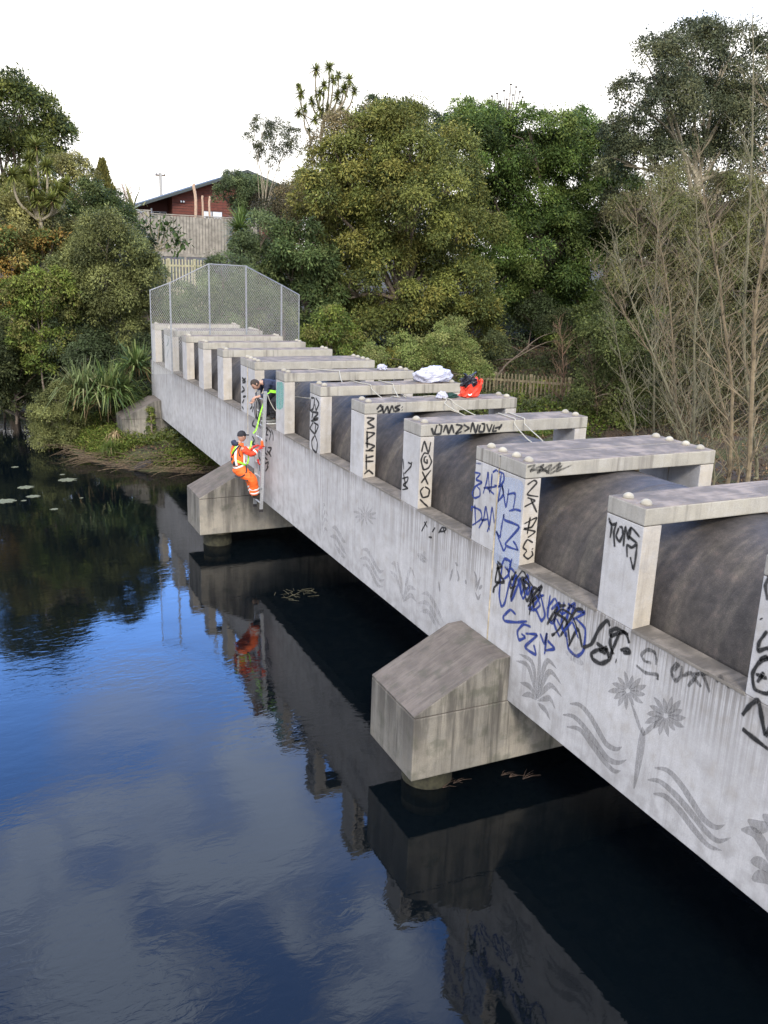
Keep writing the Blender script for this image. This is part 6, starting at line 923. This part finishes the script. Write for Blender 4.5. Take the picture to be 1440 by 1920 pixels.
# second worker bending out of the opening
PD = empty('person', (.12, 17.7, -1.25)); tag(PD, 'person in dark clothes bending out between the columns above the ladder', 'person')
pel = (.46,17.86,-.60); sp = (.30,17.86,-.47); chs = (.10,17.86,-.385); nk = (-.08,17.86,-.36); hc = (-.215,17.86,-.40)
shF, shB = (.0,17.67,-.39), (.0,18.04,-.39); elF, elB = (-.07,17.62,-.60), (-.06,18.10,-.62); wrF, wrB = (-.235,17.70,-.665), (-.20,18.02,-.76)
hF, hB = (.44,17.76,-.66), (.44,17.96,-.66); kF, kB = (.11,17.66,-.76), (.12,18.10,-.78); aF, aB = (.155,17.70,-1.16), (.15,18.05,-1.16)
bd = skin('body', [[q(pel,.10), q(sp,.09), q(chs,.10), q(nk,.052), (-.15,17.86,-.375,.05)], [q(chs,.10), q(shF,.055), q(elF,.04), q(wrF,.027)], [q(chs,.10), q(shB,.055), q(elB,.04), q(wrB,.027)],
    [q(pel,.10), q(hF,.08), q(kF,.055), q(aF,.04)], [q(pel,.10), q(hB,.08), q(kB,.055), q(aB,.04)]]+hand(wrF, (-.9,.1,-.3), (-.2,.3,-.9), .75)+hand(wrB, (-.6,-.2,-.8), (-.6,-.3,.3), .6), M_skin, PD)
f_, u_, r_ = head(hc, (-.62,-.12,-.78), (-.75,0,.55)); mb = MB(); P_ = face(mb, hc, f_, u_, r_, .98); hd = mb.build('head', M_skin, PD, smooth=True); eyes(P_, hd)
V = []; F = []
for j in range(8):
    t = -.35+(math.pi/2+.35)*j/7
    for k in range(20):
        p = 2*math.pi*k/20; sh_ = .55+.0*k; front = math.cos(p) > .35
        tt = max(t, .62) if front else t
        V.append(P_(.104*math.cos(tt)*math.cos(p)-.004, .005+.126*math.sin(tt), .086*math.cos(tt)*math.sin(p)))
for j in range(7):
    for k in range(20): F.append((j*20+k, j*20+(k+1)%20, (j+1)*20+(k+1)%20, (j+1)*20+k))
MB().add(V, F).build('hair', M_hair, PD, smooth=True)
jk = skin('jacket', [[(.48,17.86,-.58,.13), (.30,17.86,-.46,.13), q(chs,.135), (-.02,17.86,-.365,.10), (-.07,17.86,-.36,.065)], [q(chs,.135), q(shF,.075), q(elF,.058), (-.16,17.66,-.635,.045)], [q(chs,.135), q(shB,.075), q(elB,.058), (-.15,18.05,-.70,.045)]], M_navy, PD)
tr = skin('trousers', [[(.50,17.86,-.56,.13), (.46,17.86,-.62,.14)], [(.46,17.86,-.62,.14), q(hF,.11), (.27,17.70,-.71,.10), q(kF,.088), (.13,17.68,-.98,.078), (.155,17.70,-1.15,.072)], [(.46,17.86,-.62,.14), q(hB,.11), (.27,18.05,-.72,.10), q(kB,.088), (.13,18.07,-.98,.078), (.15,18.05,-1.15,.072)]], M_black, PD)
for a in (aF, aB):
    a = Vector(a); sh_ = skin('shoe', [[(a.x,a.y,a.z,.045),(a.x+.0,a.y,a.z-.045,.045),(a.x-.09,a.y-.01,a.z-.062,.036),(a.x-.15,a.y-.015,a.z-.068,.028)],[(a.x,a.y,a.z-.045,.045),(a.x+.05,a.y,a.z-.06,.032)]], simple('grey_shoe', (.12,.12,.11), .7), PD, 2)
    MB().box((a.x-.17,a.y-.05,a.z-.103),(a.x+.075,a.y+.035,a.z-.088)).build('sole', M_refl, sh_)
strap('waist_harness', [(.50,17.72,-.52),(.33,17.71,-.57),(.16,17.705,-.55),(.02,17.74,-.53)], .06, M_green, PD)
# slings and cables
tag(strap('lime_sling', [(.02,17.60,-.55),(-.06,17.56,-.60),(-.13,17.55,-.78),(-.20,17.56,-1.0),(-.25,17.56,-1.2),(-.30,17.56,-1.36),(-.36,17.58,-1.44)], .028, M_green), 'lime green webbing sling running from the bending worker down to the orange worker', 'sling')
tag(strap('lime_sling', [(-.40,17.56,-1.60),(-.44,17.52,-1.72),(-.49,17.50,-1.80),(-.50,17.48,-1.98),(-.52,17.50,-2.10)], .03, M_green), 'short lime lanyard hanging in front of the orange worker', 'lanyard')
mb = MB()
for k, (dx, dz) in enumerate(((0,0),(.018,.02),(-.015,.03))):
    P = [Vector((-.235+dx+.055*math.sin(a)*(1 if k else .9), 17.62+.02*k, -.93+.23*math.cos(a)+dz)) for a in [i*2*math.pi/16 for i in range(17)]]
    mb.tube(P, .009, 5, cap=False)
mb.tube(crom([(-.20,17.64,-1.1),(-.19,17.66,-1.25),(-.16,17.7,-1.36)],4), .009, 5)
tag(mb.build('cable_coil', M_black), 'coil of black cable hanging beside the lime sling', 'cable')
def rope(lab, pts, r=.009): tag(MB().tube(crom(pts, 6), r, 6).build('rope', M_rope), lab, 'rope')
Rz = .016
rope('white rope lying across the top of the beam next to the bending worker', [(.5,17.3,-.45),(.62,17.12,-.15),(.75,17.09,.0),(.9,16.95,Rz),(1.1,16.75,Rz),(1.25,16.6,Rz),(1.2,16.45,.0),(1.05,15.9,-.14),(.93,15.2,-.02),(.9,14.98,Rz),(.93,14.7,Rz),(1.0,14.40,Rz),(1.0,14.3,-.06),(.92,13.6,-.13),(.82,13.02,.0),(.80,12.9,Rz),(.86,12.8,Rz)])
rope('white rope crossing two beams left of the white plastic bag', [(1.45,15.0,Rz),(1.47,14.7,Rz),(1.49,14.42,Rz),(1.45,14.3,-.04),(1.25,13.6,-.15),(1.05,13.05,-.02),(.98,12.93,Rz),(.97,12.8,Rz)])
rope('white rope leading from the small white bag over the near single beam', [(1.3,12.8,Rz),(1.48,12.82,Rz),(1.58,12.7,Rz),(1.56,12.5,Rz),(1.54,12.36,Rz),(1.45,12.2,-.05),(1.55,11.5,-.16),(1.68,10.98,-.02),(1.66,10.86,Rz),(1.63,10.5,Rz),(1.61,10.31,Rz),(1.57,10.24,-.06),(1.45,9.75,-.16),(1.42,9.55,-.19)])
rope('second white rope beside the first over the near single beam', [(1.62,12.7,Rz),(1.62,12.36,Rz),(1.66,12.2,-.06),(1.75,11.5,-.16),(1.86,10.98,-.02),(1.85,10.86,Rz),(1.81,10.5,Rz),(1.78,10.31,Rz),(1.75,10.24,-.06),(1.66,9.75,-.15),(1.61,9.55,-.18)])
rope('pale cable sagging from the ladder top behind the column with teal paint', [(-.05,17.55,-.55),(.0,17.45,-.75),(.08,17.3,-.92),(.2,17.2,-.9),(.36,17.12,-.6),(.5,16.3,-.5),(.62,15.6,-.32)], .008)
# ---------------------------------------------------------------- bags
def crumple(name, c, sx, sy, sz, mat, par=None, amp=.16, seed=0, nu=48, nv=30, flat=True, top=None):
    V = []; F = []
    for j in range(nv+1):
        t = -math.pi/2+math.pi*j/nv
        for k in range(nu):
            p = 2*math.pi*k/nu; v = Vector((math.cos(t)*math.cos(p), math.cos(t)*math.sin(p), math.sin(t)))
            n = NZ.noise(v*2.2+Vector((seed,0,0)))*1.0+abs(NZ.noise(v*5+Vector((seed,3,0))))*.7+abs(NZ.noise(v*11+Vector((seed,3,7))))*.35
            v = v*(1+amp*(n-.25)); z = v.z
            if flat and z < -.55: z = -.55-(-.55-z)*.12
            V.append(Vector((c[0]+v.x*sx, c[1]+v.y*sy, c[2]+(z+.60)*sz)))
    for j in range(nv):
        for k in range(nu): F.append((j*nu+k, j*nu+(k+1)%nu, (j+1)*nu+(k+1)%nu, (j+1)*nu+k))
    return MB().add(V, F).build(name, mat, par, smooth=False)
def plastic(name, col, rough=.35, trans=.25):
    m, t, b = smat(name); b.inputs['Base Color'].default_value = (*col, 1); b.inputs['Roughness'].default_value = rough; tr = N(t, 'ShaderNodeBsdfTranslucent'); tr.inputs[0].default_value = (*col, 1)
    x = N(t, 'ShaderNodeMixShader'); x.inputs[0].default_value = trans; t.links.new(b.outputs[0], x.inputs[1]); t.links.new(tr.outputs[0], x.inputs[2]); t.links.new(x.outputs[0], t.nodes['Material Output'].inputs[0]); return m
M_wbag = plastic('white_plastic', (.52,.52,.6)); M_bbag = plastic('black_plastic', (.012,.012,.018), .25, .05); M_rbag = plastic('red_fabric', (.72,.05,.02), .6, .15)
tag(crumple('plastic_bag', (2.52,14.72,.0), .40, .25, .19, M_wbag, amp=.22, seed=1), 'large stuffed white plastic bag lying on the beam top', 'bag')
tag(crumple('plastic_bag', (2.33,15.0+1.75,.0), .11, .09, .075, M_wbag, amp=.35, seed=5), 'small translucent plastic bag on the beam behind the large white bag', 'bag')
tag(crumple('plastic_bag', (1.58,12.60,.0), .095, .08, .075, M_wbag, amp=.35, seed=9), 'small crumpled white plastic bag beside the dark green cloth', 'bag')
tag(crumple('cloth', (1.80,12.66,.0), .12, .08, .05, simple('dark_green_cloth', (.01,.04,.03), .8), amp=.5, seed=12), 'dark green crumpled cloth between the small white bag and the red bag', 'cloth')
# red carrier bag: an open sack, taller at the back, folded rim
V = []; F = []; n = 28; R = random.Random(2)
prof = [(0,.80),(.10,.98),(.35,1.0),(.65,1.02),(.88,1.08),(1.0,1.12)]
hts = [ .25+.06*math.cos(2*math.pi*k/n-.3)+.035*math.sin(2.1*k)+.02*math.sin(5*k) for k in range(n)]
for j, (h, w_) in enumerate(prof):
    for k in range(n):
        a = 2*math.pi*k/n; cr_ = 1+.10*math.sin(5*a+j*1.7)+.07*math.sin(9*a-j*2.3)+R.uniform(-.03,.03); sq = 1/max(abs(math.cos(a)), abs(math.sin(a)))**.6
        V.append(Vector((2.16+.05*h+math.cos(a)*.19*w_*cr_*sq*.92, 12.66+math.sin(a)*.125*w_*cr_*sq*.92, .004+h*hts[k])))
for j in range(len(prof)-1):
    for k in range(n): F.append((j*n+k, j*n+(k+1)%n, (j+1)*n+(k+1)%n, (j+1)*n+k))
F.append(tuple(range(n-1,-1,-1)))
rb = MB().add(V, F).build('carrier_bag', M_rbag); tag(rb, 'open red carrier bag standing on the beam with a black bag inside', 'bag')
strap('white_print', [(2.06,12.525,.07),(2.10,12.520,.055),(2.13,12.518,.08)], .02, M_refl, rb, nn=(0,1,0))
bb = crumple('plastic_bag', (2.15,12.68,.17), .15, .10, .13, M_bbag, amp=.5, seed=3); tag(bb, 'black plastic bag with knotted ears sticking out of the red bag', 'bag')
MB().tube(crom([(2.10,12.66,.33),(2.06,12.66,.40),(2.02,12.65,.42)],3), [.03,.028,.026,.024,.02,.015,.006], 6).tube(crom([(2.18,12.66,.33),(2.24,12.67,.40),(2.30,12.67,.44)],3), [.035,.03,.028,.024,.02,.018,.008], 6).build('bag_handle', M_bbag, bb)
tag(crumple('plastic_bag', (2.5,13.3,-.2), .05,.04,.03, plastic('blue_plastic', (.1,.35,.7)), amp=.3, seed=8), 'scrap of blue plastic lying on the pipe behind the beam with the red bag', 'litter')
# timber block wedged beside the ladder foot
tag(MB().box((-.13,18.35,-3.115),(-.02,18.52,-2.98)).build('timber_block', M_stump, None, bevel=.008), 'small tan timber block beside the ladder foot at the far pier', 'timber block')
